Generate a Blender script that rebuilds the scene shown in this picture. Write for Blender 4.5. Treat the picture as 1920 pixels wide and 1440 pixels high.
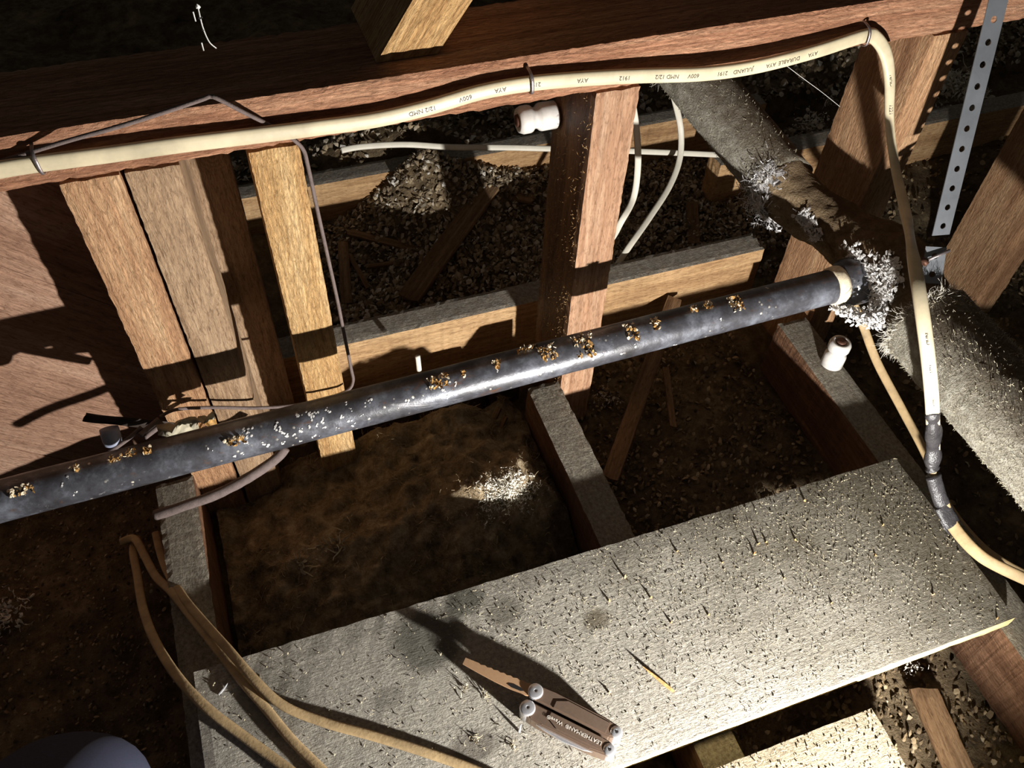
import bpy, bmesh, math, random
from mathutils import Vector, Matrix, noise, Euler

for o in list(bpy.data.objects):
    bpy.data.objects.remove(o, do_unlink=True)
SC = bpy.context.scene
COL = SC.collection
random.seed(11)

# ------------------------------------------------------------------ camera, light, exposure
FPX = 1610.4                     # focal length in pixels of the 1920x1440 frame
CAM = Vector((0, 0, .80))        # metres; z = 0 is the top of the ceiling joists
RX = Vector((0.94265588, -0.33205044, 0.03379924))      # image right
DN = Vector((-0.23585584, -0.73435558, -0.63646988))    # image down
FW = Vector((0.23616076, 0.59200033, -0.77056064))      # view direction
cd = bpy.data.cameras.new('camera')
cd.sensor_width = 36
cd.lens = 36 * FPX / 1920
cd.clip_start = .01
co = bpy.data.objects.new('camera', cd)
COL.objects.link(co)
m = Matrix((RX, -DN, -FW)).transposed().to_4x4()
m.translation = CAM
co.matrix_world = m
SC.camera = co

LIGHT = Vector((.352, -.15, .122))
ld = bpy.data.lights.new('torch', 'SPOT')
ld.energy = 54
ld.color = (1, .97, .92)
ld.shadow_soft_size = .008
ld.spot_size = math.radians(145)
ld.spot_blend = .75
lo = bpy.data.objects.new('torch', ld)
COL.objects.link(lo)
lo.location = LIGHT
lo.rotation_euler = (Vector((.12, .62, .20)) - LIGHT).to_track_quat('-Z', 'Y').to_euler()

w = bpy.data.worlds.new('attic_dark')
SC.world = w
w.use_nodes = True
w.node_tree.nodes['Background'].inputs[0].default_value = (1, .95, .86, 1)
w.node_tree.nodes['Background'].inputs[1].default_value = .036

vs = SC.view_settings
vs.view_transform = 'Standard'
vs.look = 'None'
vs.exposure = 0
vs.gamma = 1
vs.use_curve_mapping = False


def at(px, py, z=None, Y=None, X=None):
    """point on the sight line of a photo pixel where it meets a real plane of the attic"""
    d = RX * ((px - 960) / FPX) + DN * ((py - 720) / FPX) + FW
    if z is not None:
        t = (z - CAM.z) / d.z
    elif Y is not None:
        t = (Y - CAM.y) / d.y
    else:
        t = (X - CAM.x) / d.x
    return CAM + d * t


# ------------------------------------------------------------------ materials
def new_mat(name):
    mt = bpy.data.materials.new(name)
    mt.use_nodes = True
    nt = mt.node_tree
    nt.nodes.clear()
    out = nt.nodes.new('ShaderNodeOutputMaterial')
    bs = nt.nodes.new('ShaderNodeBsdfPrincipled')
    nt.links.new(bs.outputs[0], out.inputs[0])
    return mt, nt, bs


class N:
    """tiny node helper"""
    def __init__(s, nt):
        s.nt = nt
        tc = nt.nodes.new('ShaderNodeTexCoord')
        oi = nt.nodes.new('ShaderNodeObjectInfo')
        add = nt.nodes.new('ShaderNodeVectorMath'); add.operation = 'MULTIPLY_ADD'
        cx = nt.nodes.new('ShaderNodeCombineXYZ')
        for i in range(3):
            nt.links.new(oi.outputs['Random'], cx.inputs[i])
        nt.links.new(cx.outputs[0], add.inputs[0])
        add.inputs[1].default_value = (3.1, 5.7, 7.3)
        nt.links.new(tc.outputs['Object'], add.inputs[2])
        s.co = add.outputs[0]
        s.raw = tc.outputs['Object']
        s.rnd = oi.outputs['Random']

    def map(s, scale, rot=(0, 0, 0), src=None):
        mp = s.nt.nodes.new('ShaderNodeMapping')
        mp.inputs['Scale'].default_value = scale
        mp.inputs['Rotation'].default_value = rot
        s.nt.links.new(src or s.co, mp.inputs['Vector'])
        return mp.outputs[0]

    def noise(s, vec, scale=1., detail=4., rough=.6, dist=0.):
        n = s.nt.nodes.new('ShaderNodeTexNoise')
        n.inputs['Scale'].default_value = scale
        n.inputs['Detail'].default_value = detail
        n.inputs['Roughness'].default_value = rough
        n.inputs['Distortion'].default_value = dist
        s.nt.links.new(vec, n.inputs['Vector'])
        return n.outputs['Fac']

    def voro(s, vec, scale=1., feat='F1'):
        n = s.nt.nodes.new('ShaderNodeTexVoronoi')
        n.feature = feat
        n.inputs['Scale'].default_value = scale
        s.nt.links.new(vec, n.inputs['Vector'])
        return n.outputs['Distance']

    def ramp(s, fac, stops):
        r = s.nt.nodes.new('ShaderNodeValToRGB')
        while len(r.color_ramp.elements) < len(stops):
            r.color_ramp.elements.new(.5)
        for e, (p, c) in zip(r.color_ramp.elements, stops):
            e.position = p
            e.color = (*c, 1) if len(c) == 3 else c
        s.nt.links.new(fac, r.inputs[0])
        return r.outputs[0]

    def mix(s, a, b, fac, mode='MIX'):
        mx = s.nt.nodes.new('ShaderNodeMix')
        mx.data_type = 'RGBA'
        mx.blend_type = mode
        for v, i in ((fac, 0), (a, 6), (b, 7)):
            if hasattr(v, 'links'):
                s.nt.links.new(v, mx.inputs[i])
            elif i == 0:
                mx.inputs[0].default_value = v
            else:
                mx.inputs[i].default_value = (*v, 1)
        return mx.outputs[2]

    def math(s, op, a, b=0., c=None):
        n = s.nt.nodes.new('ShaderNodeMath')
        n.operation = op
        for i, v in enumerate((a, b, c)):
            if v is None:
                continue
            if hasattr(v, 'links'):
                s.nt.links.new(v, n.inputs[i])
            else:
                n.inputs[i].default_value = v
        return n.outputs[0]

    def upness(s, lo=.55, hi=.9):
        g = s.nt.nodes.new('ShaderNodeNewGeometry')
        sp = s.nt.nodes.new('ShaderNodeSeparateXYZ')
        s.nt.links.new(g.outputs['Normal'], sp.inputs[0])
        mr = s.nt.nodes.new('ShaderNodeMapRange')
        mr.inputs[1].default_value = lo
        mr.inputs[2].default_value = hi
        s.nt.links.new(sp.outputs[2], mr.inputs[0])
        return mr.outputs[0]

    def bump(s, bs, h, strength=.5, dist=.001):
        b = s.nt.nodes.new('ShaderNodeBump')
        b.inputs['Strength'].default_value = strength
        b.inputs['Distance'].default_value = dist
        s.nt.links.new(h, b.inputs['Height'])
        s.nt.links.new(b.outputs[0], bs.inputs['Normal'])


def srgb(r, g, b):
    f = lambda c: (c / 255 / 12.92) if c / 255 <= .04045 else ((c / 255 + .055) / 1.055) ** 2.4
    return (f(r), f(g), f(b))


def wood(name, dark, mid, light, rough=.75, bump=.6, saw=0., fuzz=.5, dust=None, dusta=.9, ring=26., glint=0., knot=None, stains=(), dirty=None):
    """rough sawn timber, grain along the object's own x axis"""
    mt, nt, bs = new_mat(name)
    n = N(nt)
    warp = n.noise(n.map((5, 9, 9)), 1, 3)
    g1 = n.noise(n.map((2.2, ring, ring)), 1.4, 6, .65, 1.1)
    g2 = n.noise(n.map((9, 150, 150)), 1.5, 5, .7, .4)
    g3 = n.noise(n.map((60, 240, 240)), 1.7, 5, .72, .7)
    col = n.ramp(g1, [(.28, dark), (.5, mid), (.72, light)])
    col = n.mix(col, n.ramp(g2, [(.3, (.58, .54, .5)), (.55, (1, 1, 1)), (.8, (1.12, 1.1, 1.05))]), .75, 'MULTIPLY')
    col = n.mix(col, n.ramp(g3, [(.34, (.5, .45, .4)), (.5, (1, 1, 1)), (.66, (1.12, 1.12, 1.1))]), .85, 'MULTIPLY')
    col = n.mix(col, n.ramp(warp, [(.3, (.72, .68, .64)), (.6, (1.05, 1.05, 1.05))]), .6, 'MULTIPLY')
    if glint:
        fl = n.noise(n.map((60, 260, 260)), 1.3, 3, .6, .6)
        col = n.mix(col, (.9, .62, .3), n.ramp(fl, [(.62, (0, 0, 0)), (.72, (glint, glint, glint))]))  # warm glints painted into the colour
    h = n.math('MULTIPLY_ADD', g2, .8, n.math('MULTIPLY', g3, fuzz))
    def dist_to(p, sc):
        vm = nt.nodes.new('ShaderNodeVectorMath'); vm.operation = 'SUBTRACT'
        nt.links.new(n.raw, vm.inputs[0]); vm.inputs[1].default_value = p
        v2 = nt.nodes.new('ShaderNodeVectorMath'); v2.operation = 'MULTIPLY'
        nt.links.new(vm.outputs[0], v2.inputs[0]); v2.inputs[1].default_value = sc
        v3 = nt.nodes.new('ShaderNodeVectorMath'); v3.operation = 'LENGTH'
        nt.links.new(v2.outputs[0], v3.inputs[0])
        return v3.outputs['Value']
    if knot:
        d = n.math('ADD', dist_to(knot, (1, 1.3, .2)), n.math('MULTIPLY', n.noise(n.map((60, 60, 60)), 1, 4), .010))
        rings = n.math('SINE', n.math('MULTIPLY', d, 1900.))
        msk = n.ramp(d, [(.010, (1, 1, 1)), (.034, (0, 0, 0))])
        kc = n.mix(srgb(92, 68, 50), srgb(150, 120, 92), n.math('MULTIPLY_ADD', rings, .5, .5))
        col = n.mix(col, kc, n.math('MULTIPLY', msk, .75))
    if saw:
        sw = n.noise(n.map((140, 9, 9), (0, 0, .35)), 1, 2, .5, .6)
        h = n.math('MULTIPLY_ADD', sw, saw, h)
        col = n.mix(col, n.ramp(sw, [(.35, (.78, .75, .72)), (.6, (1.03, 1.03, 1.03))]), min(1, saw * .6), 'MULTIPLY')
    if dust:
        dn = n.noise(n.map((70, 70, 70)), 1, 6, .75)
        f = n.math('MULTIPLY', n.upness(), n.ramp(dn, [(.2, (.55, .55, .55)), (.6, (dusta, dusta, dusta))]))
        dc = n.ramp(n.noise(n.map((260, 260, 260)), 1, 4, .7), [(.3, tuple(c * .45 for c in dust)), (.55, dust), (.78, tuple(min(1, c * 1.5) for c in dust))])
        col = n.mix(col, dc, f)
        h = n.math('ADD', h, n.math('MULTIPLY', n.noise(n.map((420, 420, 420)), 1, 4, .75), n.math('MULTIPLY', n.upness(), 1.6)))
    for (sp_, ss_, r0_, sc_, sf_) in stains:
        d = n.math('ADD', dist_to(sp_, ss_), n.math('MULTIPLY', n.noise(n.map((40, 40, 40)), 1, 5), .016))
        col = n.mix(col, sc_, n.ramp(d, [(r0_ * .8, (sf_,) * 3), (r0_ * 1.15, (0, 0, 0))]))
    if dirty:
        sx = nt.nodes.new('ShaderNodeSeparateXYZ'); nt.links.new(n.raw, sx.inputs[0])
        f = n.math('ADD', n.math('MULTIPLY', sx.outputs[0], dirty[0]), n.math('MULTIPLY', sx.outputs[1], dirty[1]))
        f = n.math('ADD', f, n.math('MULTIPLY', n.noise(n.map((14, 14, 14)), 1, 6, .7), .9))
        gr = n.noise(n.map((230, 230, 230)), 1, 4, .7)
        f2 = n.math('MULTIPLY', n.ramp(f, [(.45, (0, 0, 0)), (.95, (1, 1, 1))]), n.ramp(gr, [(.3, (1, 1, 1)), (.72, (.55, .55, .55))]))
        col = n.mix(col, dirty[2], n.math('MULTIPLY', f2, dirty[3]))
    nt.links.new(col, bs.inputs['Base Color'])
    bs.inputs['Roughness'].default_value = rough
    bs.inputs['Specular IOR Level'].default_value = .25
    n.bump(bs, h, bump, .0022)
    return mt


M = {}
M['beam'] = wood('reddish_sawn_wood', srgb(138, 90, 66), srgb(182, 132, 102), srgb(208, 164, 132), bump=1., fuzz=1.5, ring=46)
M['stud_gold'] = wood('golden_fuzzy_wood', srgb(190, 142, 90), srgb(224, 182, 126), srgb(236, 202, 152), bump=1., fuzz=1.9, saw=.45, ring=30)
M['stud_tan'] = wood('tan_worn_wood', srgb(150, 108, 78), srgb(196, 152, 114), srgb(220, 184, 144), bump=1., fuzz=1.5, ring=18)
M['stud_grey'] = wood('weathered_knotty_wood', srgb(124, 100, 80), srgb(174, 144, 114), srgb(196, 168, 138), bump=.9, fuzz=1.2, saw=.35, ring=20, knot=(.178, .006, .045))
M['stud_pale'] = wood('pale_planed_wood', srgb(142, 103, 78), srgb(172, 134, 106), srgb(196, 164, 137), bump=.7, fuzz=.8, ring=60)
M['stud_shade'] = wood('brown_wood_painted_shade_glints', srgb(84, 58, 40), srgb(124, 90, 64), srgb(150, 114, 82), bump=.9, fuzz=1.2, ring=30, rough=.45, glint=.35)  # post wood darkened for its unlit side, glints painted in
M['sheath'] = wood('pinkish_sheathing_wood', srgb(156, 118, 96), srgb(186, 146, 122), srgb(204, 168, 144), bump=.9, fuzz=1.2, ring=16, saw=.35)
M['joist'] = wood('dusty_joist_wood', srgb(92, 62, 44), srgb(126, 92, 68), srgb(152, 116, 90), bump=1., fuzz=1.3, saw=1.1, dust=srgb(164, 158, 142), ring=24)
M['header'] = wood('dusty_header_wood', srgb(168, 130, 92), srgb(202, 164, 120), srgb(216, 182, 138), bump=.8, fuzz=1., saw=.6, dust=srgb(160, 158, 150), ring=24)
M['plank'] = wood('dust_covered_plank', srgb(140, 132, 118), srgb(170, 162, 146), srgb(190, 182, 166), bump=.75, fuzz=1.7, saw=.25, dust=srgb(170, 165, 154), dusta=.8, ring=30,
                  stains=(((-.172, .062, 0), (1, 1.1, 0), .042, srgb(74, 72, 62), .8), ((-.128, .088, 0), (1, 1.4, 0), .030, srgb(70, 70, 58), .75), ((-.095, .066, 0), (1, 1.2, 0), .026, srgb(92, 88, 76), .65),
                          ((-.012, .030, 0), (1, 1.3, 0), .022, srgb(88, 76, 52), .75), ((-.16, -.045, 0), (1, 1.6, 0), .030, srgb(84, 76, 66), .65), ((-.32, .05, 0), (1, 1, 0), .042, srgb(100, 96, 86), .5), ((-.22, .02, 0), (1, 1.6, 0), .024, srgb(96, 92, 82), .5)),
                  dirty=(1.3, 1.2, srgb(84, 75, 56), 1.))
M['plank_edge'] = wood('fresh_plank_edge', srgb(196, 172, 116), srgb(226, 206, 150), srgb(240, 226, 180), bump=.4, fuzz=.6, ring=40)
M['plank_pale'] = wood('pale_gritty_plank', srgb(128, 113, 91), srgb(158, 141, 115), srgb(178, 162, 135), bump=1., fuzz=1.4, dust=srgb(172, 158, 132), dusta=.7, ring=22)
M['lath'] = wood('old_lath_wood', srgb(98, 74, 52), srgb(132, 104, 76), srgb(156, 128, 98), bump=.5, fuzz=.6, ring=40)
M['lath_pale'] = wood('pale_lath_wood', srgb(170, 150, 122), srgb(200, 184, 156), srgb(222, 210, 186), bump=.4, fuzz=.5, ring=40)
M['splinter'] = wood('fresh_splinter_wood', srgb(150, 112, 68), srgb(192, 152, 100), srgb(222, 194, 148), bump=.3, fuzz=.4)


def plain(name, c, rough=.6, metal=0., spec=.4, nscale=60., var=.35, bump=.2, dist=.001, sss=None):
    mt, nt, bs = new_mat(name)
    n = N(nt)
    f = n.noise(n.map((nscale,) * 3), 1, 5, .65)
    col = n.ramp(f, [(.25, tuple(x * (1 - var) for x in c)), (.55, c), (.8, tuple(min(1, x * (1 + var * .6)) for x in c))])
    nt.links.new(col, bs.inputs['Base Color'])
    bs.inputs['Roughness'].default_value = rough
    bs.inputs['Metallic'].default_value = metal
    bs.inputs['Specular IOR Level'].default_value = spec
    if bump:
        n.bump(bs, n.noise(n.map((nscale * 5,) * 3), 1, 4, .6), bump, dist)
    return mt


M['cable'] = plain('cream_cable_sheath', srgb(212, 198, 166), .42, nscale=16, var=.4, bump=.12)
M['cable_dusty'] = plain('dusty_tan_cable_sheath', srgb(178, 152, 112), .6, nscale=50, var=.4, bump=.3)
M['cable_white'] = plain('white_cable_sheath', srgb(226, 220, 204), .45, nscale=40, var=.15, bump=.1)
M['cloth_wire'] = plain('grey_cloth_wire', srgb(112, 98, 94), .8, nscale=200, var=.3, bump=.5)
M['tape'] = plain('black_vinyl_tape', srgb(58, 56, 58), .28, spec=.6, nscale=90, var=.5, bump=.5, dist=.002)
M['ink'] = plain('grey_ink', srgb(70, 62, 52), .7, bump=0)
M['staple'] = plain('staple_steel', srgb(150, 140, 140), .45, .8, nscale=200, bump=.2)
M['galv'] = plain('galvanized_steel', srgb(140, 144, 150), .42, .65, nscale=30, var=.22, bump=.12)
M['porcelain'] = plain('white_porcelain', srgb(222, 218, 212), .22, spec=.6, nscale=70, var=.2, bump=.1)
M['nailhead'] = plain('rusty_nail', srgb(96, 66, 52), .6, .5)
M['blade_steel'] = plain('blade_steel_wood_reflection', srgb(196, 158, 122), .4, .35, nscale=300, var=.1, bump=.05)  # tan tint paints in the wood the blade reflects
M['steel'] = plain('tool_steel_wood_reflection', srgb(142, 120, 104), .34, .6, nscale=300, var=.12, bump=.06)  # brown tint stands in for wood mirrored in the handles
M['steel_bright'] = plain('polished_steel', srgb(222, 222, 226), .25, .75, nscale=300, var=.08, bump=.03)
M['engrave'] = plain('engraved_light', srgb(236, 228, 216), .5, .2, bump=0)
M['dark'] = plain('dark_slot', srgb(22, 18, 16), .7, bump=0)
M['denim'] = plain('dark_blue_denim', srgb(48, 51, 72), .9, nscale=700, var=.4, bump=.5)
M['rust'] = plain('rust_scale', srgb(192, 148, 86), .7, nscale=250, var=.6, bump=.6)
M['rust_pale'] = plain('pale_corrosion_scale', srgb(238, 222, 192), .8, nscale=250, var=.4, bump=.5)
M['crust'] = plain('white_plaster_crust', srgb(240, 238, 235), .9, nscale=160, var=.3, bump=1., dist=.002)
M['foil'] = plain('silvery_torn_netting', srgb(206, 204, 204), .4, .35, nscale=160, var=.4, bump=.4)
M['fiber_white'] = plain('white_fibre', srgb(226, 220, 206), .9, var=.2, bump=0)
M['fiber_grey'] = plain('grey_fibre', srgb(176, 168, 146), .9, var=.3, bump=0)
M['fiber_brown'] = plain('brown_fibre', srgb(172, 152, 120), .95, nscale=30, var=.55, bump=0)
M['cobweb'] = plain('cobweb_silk', srgb(230, 228, 224), .6, bump=0)
M['bluecap'] = plain('blue_grey_cap', srgb(150, 156, 176), .5, nscale=80, var=.25)
M['iron'] = plain('dark_iron', srgb(56, 46, 40), .7, .3, nscale=120)
M['sawdust'] = plain('sawdust', srgb(186, 174, 146), .9, nscale=40, var=.3, bump=0)


def mat_ground(name, a, b, c, s=38., bump=1.):
    mt, nt, bs = new_mat(name)
    n = N(nt)
    f = n.noise(n.map((s,) * 3), 1, 8, .72)
    col = n.ramp(f, [(.3, a), (.5, b), (.7, c)])
    big = n.noise(n.map((7, 7, 7)), 1, 3)
    col = n.mix(col, n.ramp(big, [(.35, (.45, .42, .4)), (.65, (1.1, 1.05, 1))]), .8, 'MULTIPLY')
    nt.links.new(col, bs.inputs['Base Color'])
    bs.inputs['Roughness'].default_value = .95
    bs.inputs['Specular IOR Level'].default_value = .1
    n.bump(bs, n.math('ADD', f, n.noise(n.map((s * 6,) * 3), 1, 5, .7)), bump, .004)
    return mt


M['ground'] = mat_ground('loose_fill_dirt', srgb(70, 61, 49), srgb(120, 105, 83), srgb(158, 142, 115))
M['wool'] = mat_ground('brown_mineral_wool', srgb(78, 68, 54), srgb(160, 142, 114), srgb(212, 196, 166), 55.)


def mat_flakes():
    mt, nt, bs = new_mat('pale_loose_flakes')
    n = N(nt)
    g = nt.nodes.new('ShaderNodeNewGeometry')
    col = n.ramp(g.outputs['Random Per Island'], [(0, srgb(84, 72, 58)), (.35, srgb(128, 112, 90)), (.7, srgb(164, 146, 118)), (.93, srgb(196, 186, 168)), (1., srgb(226, 222, 214))])
    nt.links.new(col, bs.inputs['Base Color'])
    bs.inputs['Roughness'].default_value = .8
    bs.inputs['Specular IOR Level'].default_value = .3
    return mt


M['flakes'] = mat_flakes()
M['flakes_brown_shaded'] = M['flakes'].copy(); M['flakes_brown_shaded'].name = 'brown_shaded_loose_flakes'  # browner copy of the flakes, dimness of the shaded bays in its colour
for nd in M['flakes_brown_shaded'].node_tree.nodes:
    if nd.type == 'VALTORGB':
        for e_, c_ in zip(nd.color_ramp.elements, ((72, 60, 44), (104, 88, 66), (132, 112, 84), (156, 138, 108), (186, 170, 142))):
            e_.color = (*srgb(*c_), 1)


def mat_iron_pipe():
    mt, nt, bs = new_mat('mottled_black_iron_pipe')
    n = N(nt)
    base = n.ramp(n.noise(n.map((26, 26, 26)), 1, 7, .7), [(.3, srgb(46, 43, 43)), (.5, srgb(78, 78, 84)), (.68, srgb(128, 132, 142))])
    rust = n.noise(n.map((34, 60, 60)), 1, 6, .75, .5)
    col = n.mix(base, srgb(112, 74, 44), n.ramp(rust, [(.6, (0, 0, 0)), (.72, (.8, .8, .8))]))
    patch = n.noise(n.map((13, 26, 26)), 1, 6, .8, .8)
    col = n.mix(col, srgb(178, 176, 178), n.ramp(patch, [(.62, (0, 0, 0)), (.7, (.75, .75, .75))]))
    spk = n.voro(n.map((130, 130, 130)), 1)
    spn = n.noise(n.map((20, 20, 20)), 1, 3)
    m2 = n.math('MULTIPLY', n.ramp(spk, [(.1, (1, 1, 1)), (.2, (0, 0, 0))]), n.ramp(spn, [(.52, (0, 0, 0)), (.62, (1, 1, 1))]))
    col = n.mix(col, srgb(226, 218, 202), m2)
    nt.links.new(col, bs.inputs['Base Color'])
    bs.inputs['Metallic'].default_value = .3
    bs.inputs['Specular IOR Level'].default_value = .75
    r = n.ramp(n.noise(n.map((60, 60, 60)), 1, 5, .7), [(.3, (.27, .27, .27)), (.7, (.48, .48, .48))])
    nt.links.new(r, bs.inputs['Roughness'])
    n.bump(bs, n.math('ADD', n.noise(n.map((110, 110, 110)), 1, 5, .7), n.math('MULTIPLY', m2, .8)), .35, .0012)
    return mt


M['iron_pipe'] = mat_iron_pipe()


def mat_lagging(name, lo, mid, hi, s=90.):
    mt, nt, bs = new_mat(name)
    n = N(nt)
    f = n.noise(n.map((s,) * 3), 1, 7, .75)
    col = n.ramp(f, [(.3, lo), (.5, mid), (.7, hi)])
    dn = n.noise(n.map((40, 40, 40)), 1, 6, .8)
    col = n.mix(col, srgb(92, 76, 58), n.math('MULTIPLY', n.upness(.3, .95), n.ramp(dn, [(.3, (.35, .35, .35)), (.6, (.9, .9, .9))])))  # upper side browner: dust, with the shade there painted in too
    nt.links.new(col, bs.inputs['Base Color'])
    bs.inputs['Roughness'].default_value = .95
    bs.inputs['Specular IOR Level'].default_value = .1
    n.bump(bs, n.math('ADD', f, n.noise(n.map((s * 5,) * 3), 1, 4, .7)), 1., .003)
    return mt


M['lagging'] = mat_lagging('fuzzy_grey_pipe_lagging', srgb(112, 106, 94), srgb(154, 148, 134), srgb(190, 186, 174))
M['lump'] = mat_lagging('brown_dusty_fitting_wrap', srgb(88, 72, 54), srgb(136, 116, 90), srgb(172, 152, 124), 60.)


# ------------------------------------------------------------------ mesh helpers
def link(o, parent=None):
    COL.objects.link(o)
    if parent:
        o.parent = parent
    return o


def mesh_obj(name, vs_, fs, mat, parent=None, smooth=False, kind=None):
    me = bpy.data.meshes.new(name)
    me.from_pydata([tuple(v) for v in vs_], [], fs)
    me.update()
    for mt in (mat if isinstance(mat, (list, tuple)) else [mat]):
        me.materials.append(mt)
    if smooth:
        me.polygons.foreach_set('use_smooth', [True] * len(me.polygons))
    o = bpy.data.objects.new(name, me)
    if kind:
        o['kind'] = kind
    return link(o, parent)


def tag(o, label, cat, group=None):
    o['label'] = label
    o['category'] = cat
    if group:
        o['group'] = group
    return o


def empty(name, loc=(0, 0, 0), label=None, cat=None, group=None):
    o = bpy.data.objects.new(name, None)
    o.location = loc
    o.empty_display_size = .02
    link(o)
    if label:
        tag(o, label, cat, group)
    return o


def grid_box(L, W, T, step=.006, bev=.0009, rough=.0003, seed=0., ends_rough=.0015):
    """box with its long axis on x, ragged arrises, slightly uneven faces; origin at its centre"""
    nx = max(2, int(L / step)); ny = max(2, min(10, int(W / step))); nz = max(2, min(10, int(T / step)))
    idx = {}; V = []; F = []

    def vid(i, j, k):
        key = (i, j, k)
        if key in idx:
            return idx[key]
        p = Vector((-L / 2 + L * i / nx, -W / 2 + W * j / ny, -T / 2 + T * k / nz))
        ex = (i in (0, nx)); ey = (j in (0, ny)); ez = (k in (0, nz))
        q = p * 130 + Vector((seed * 7.7, seed * 3.1, seed * 5.3))
        nv = noise.noise_vector(q)
        if ex + ey + ez >= 2:
            b = bev * (1.0 + .9 * noise.noise(q * 2.3))
            if ex: p.x -= math.copysign(b, p.x)
            if ey: p.y -= math.copysign(b, p.y)
            if ez: p.z -= math.copysign(b, p.z)
        p += Vector((nv.x * .3, nv.y, nv.z)) * rough
        if ex:
            p.x += ends_rough * noise.noise(q * 3.7)
        idx[key] = len(V)
        V.append(p)
        return idx[key]
    for i in range(nx):
        for j in range(ny):
            F.append((vid(i, j, 0), vid(i, j + 1, 0), vid(i + 1, j + 1, 0), vid(i + 1, j, 0)))
            F.append((vid(i, j, nz), vid(i + 1, j, nz), vid(i + 1, j + 1, nz), vid(i, j + 1, nz)))
    for i in range(nx):
        for k in range(nz):
            F.append((vid(i, 0, k), vid(i + 1, 0, k), vid(i + 1, 0, k + 1), vid(i, 0, k + 1)))
            F.append((vid(i, ny, k), vid(i, ny, k + 1), vid(i + 1, ny, k + 1), vid(i + 1, ny, k)))
    for j in range(ny):
        for k in range(nz):
            F.append((vid(0, j, k), vid(0, j, k + 1), vid(0, j + 1, k + 1), vid(0, j + 1, k)))
            F.append((vid(nx, j, k), vid(nx, j + 1, k), vid(nx, j + 1, k + 1), vid(nx, j, k + 1)))
    return V, F


SEED = [0]


def timber(name, a, b, wdir, W, T, mat, parent=None, kind=None, **kw):
    """timber whose centre line runs a -> b; W is measured along wdir, T across it"""
    a = Vector(a); b = Vector(b)
    SEED[0] += 1
    V, F = grid_box((b - a).length, W, T, seed=SEED[0], **kw)
    x = (b - a).normalized()
    wd = Vector(wdir); wd = (wd - x * wd.dot(x)).normalized()
    z = x.cross(wd)
    o = mesh_obj(name, V, F, mat, parent, kind=kind)
    mm = Matrix((x, wd, z)).transposed().to_4x4()
    mm.translation = (a + b) / 2
    o.matrix_world = mm
    return o


def box_timber(name, x0, x1, y0, y1, z0, z1, axis, mat, **kw):
    c = Vector(((x0 + x1) / 2, (y0 + y1) / 2, (z0 + z1) / 2))
    if axis == 'x':
        return timber(name, (x0, c.y, c.z), (x1, c.y, c.z), (0, 1, 0), y1 - y0, z1 - z0, mat, **kw)
    if axis == 'y':
        return timber(name, (c.x, y0, c.z), (c.x, y1, c.z), (1, 0, 0), x1 - x0, z1 - z0, mat, **kw)
    return timber(name, (c.x, c.y, z0), (c.x, c.y, z1), (1, 0, 0), x1 - x0, y1 - y0, mat, **kw)


def catmull(pts, per=8):
    pts = [Vector(p) for p in pts]
    out = []
    for i in range(len(pts) - 1):
        p0 = pts[max(i - 1, 0)]; p1 = pts[i]; p2 = pts[i + 1]; p3 = pts[min(i + 2, len(pts) - 1)]
        for k in range(per):
            t = k / per
            out.append(.5 * ((2 * p1) + (p2 - p0) * t + (2 * p0 - 5 * p1 + 4 * p2 - p3) * t * t + (3 * p1 - p0 - 3 * p2 + p3) * t ** 3))
    out.append(pts[-1])
    return out


def sweep(pts, rw, rt, up, seg=10, jit=0., rad=None, flat=False):
    """tube along pts, half widths rw (across up) and rt (along up); returns verts, faces"""
    V = []; F = []
    n = len(pts)
    upv = Vector(up)
    for i, p in enumerate(pts):
        t = (pts[min(i + 1, n - 1)] - pts[max(i - 1, 0)]).normalized()
        s = t.cross(upv)
        if s.length < 1e-4:
            s = t.orthogonal()
        s.normalize()
        u = s.cross(t).normalized()
        k = rad[i] if rad else 1.
        for j in range(seg):
            a = 2 * math.pi * j / seg
            ca, sa = math.cos(a), math.sin(a)
            if flat:      # rounded-flat cross-section
                ca = math.copysign(abs(ca) ** .6, ca); sa = math.copysign(abs(sa) ** .6, sa)
            q = p + s * rw * k * ca + u * rt * k * sa
            if jit:
                q += noise.noise_vector(q * 130) * jit
            V.append(q)
    for i in range(n - 1):
        for j in range(seg):
            a = i * seg + j; b = i * seg + (j + 1) % seg
            F.append((a, b, b + seg, a + seg))
    F.append(tuple(range(seg - 1, -1, -1)))
    F.append(tuple((n - 1) * seg + j for j in range(seg)))
    return V, F


def tube(name, pts, rw, rt, mat, up=(0, -1, 0), parent=None, seg=10, per=8, jit=0., flat=False, rad=None):
    c = catmull(pts, per)
    V, F = sweep(c, rw, rt, up, seg, jit, rad, flat)
    return mesh_obj(name, V, F, mat, parent, True)


def lathe(name, prof, mat, M4, parent=None, seg=24):
    """profile (r, h) turned about local z"""
    V = []; F = []
    for r, h in prof:
        for j in range(seg):
            a = 2 * math.pi * j / seg
            V.append((r * math.cos(a), r * math.sin(a), h))
    for i in range(len(prof) - 1):
        for j in range(seg):
            a = i * seg + j; b = i * seg + (j + 1) % seg
            F.append((a, b, b + seg, a + seg))
    F.append(tuple(range(seg - 1, -1, -1)))
    F.append(tuple((len(prof) - 1) * seg + j for j in range(seg)))
    o = mesh_obj(name, V, F, mat, parent, True)
    o.data.polygons.foreach_set('use_smooth', [len(p.vertices) == 4 for p in o.data.polygons])
    o.matrix_world = M4
    return o


def frame(loc, x, y):
    x = Vector(x).normalized(); y = Vector(y); y = (y - x * y.dot(x)).normalized()
    mm = Matrix((x, y, x.cross(y))).transposed().to_4x4()
    mm.translation = loc
    return mm


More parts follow.
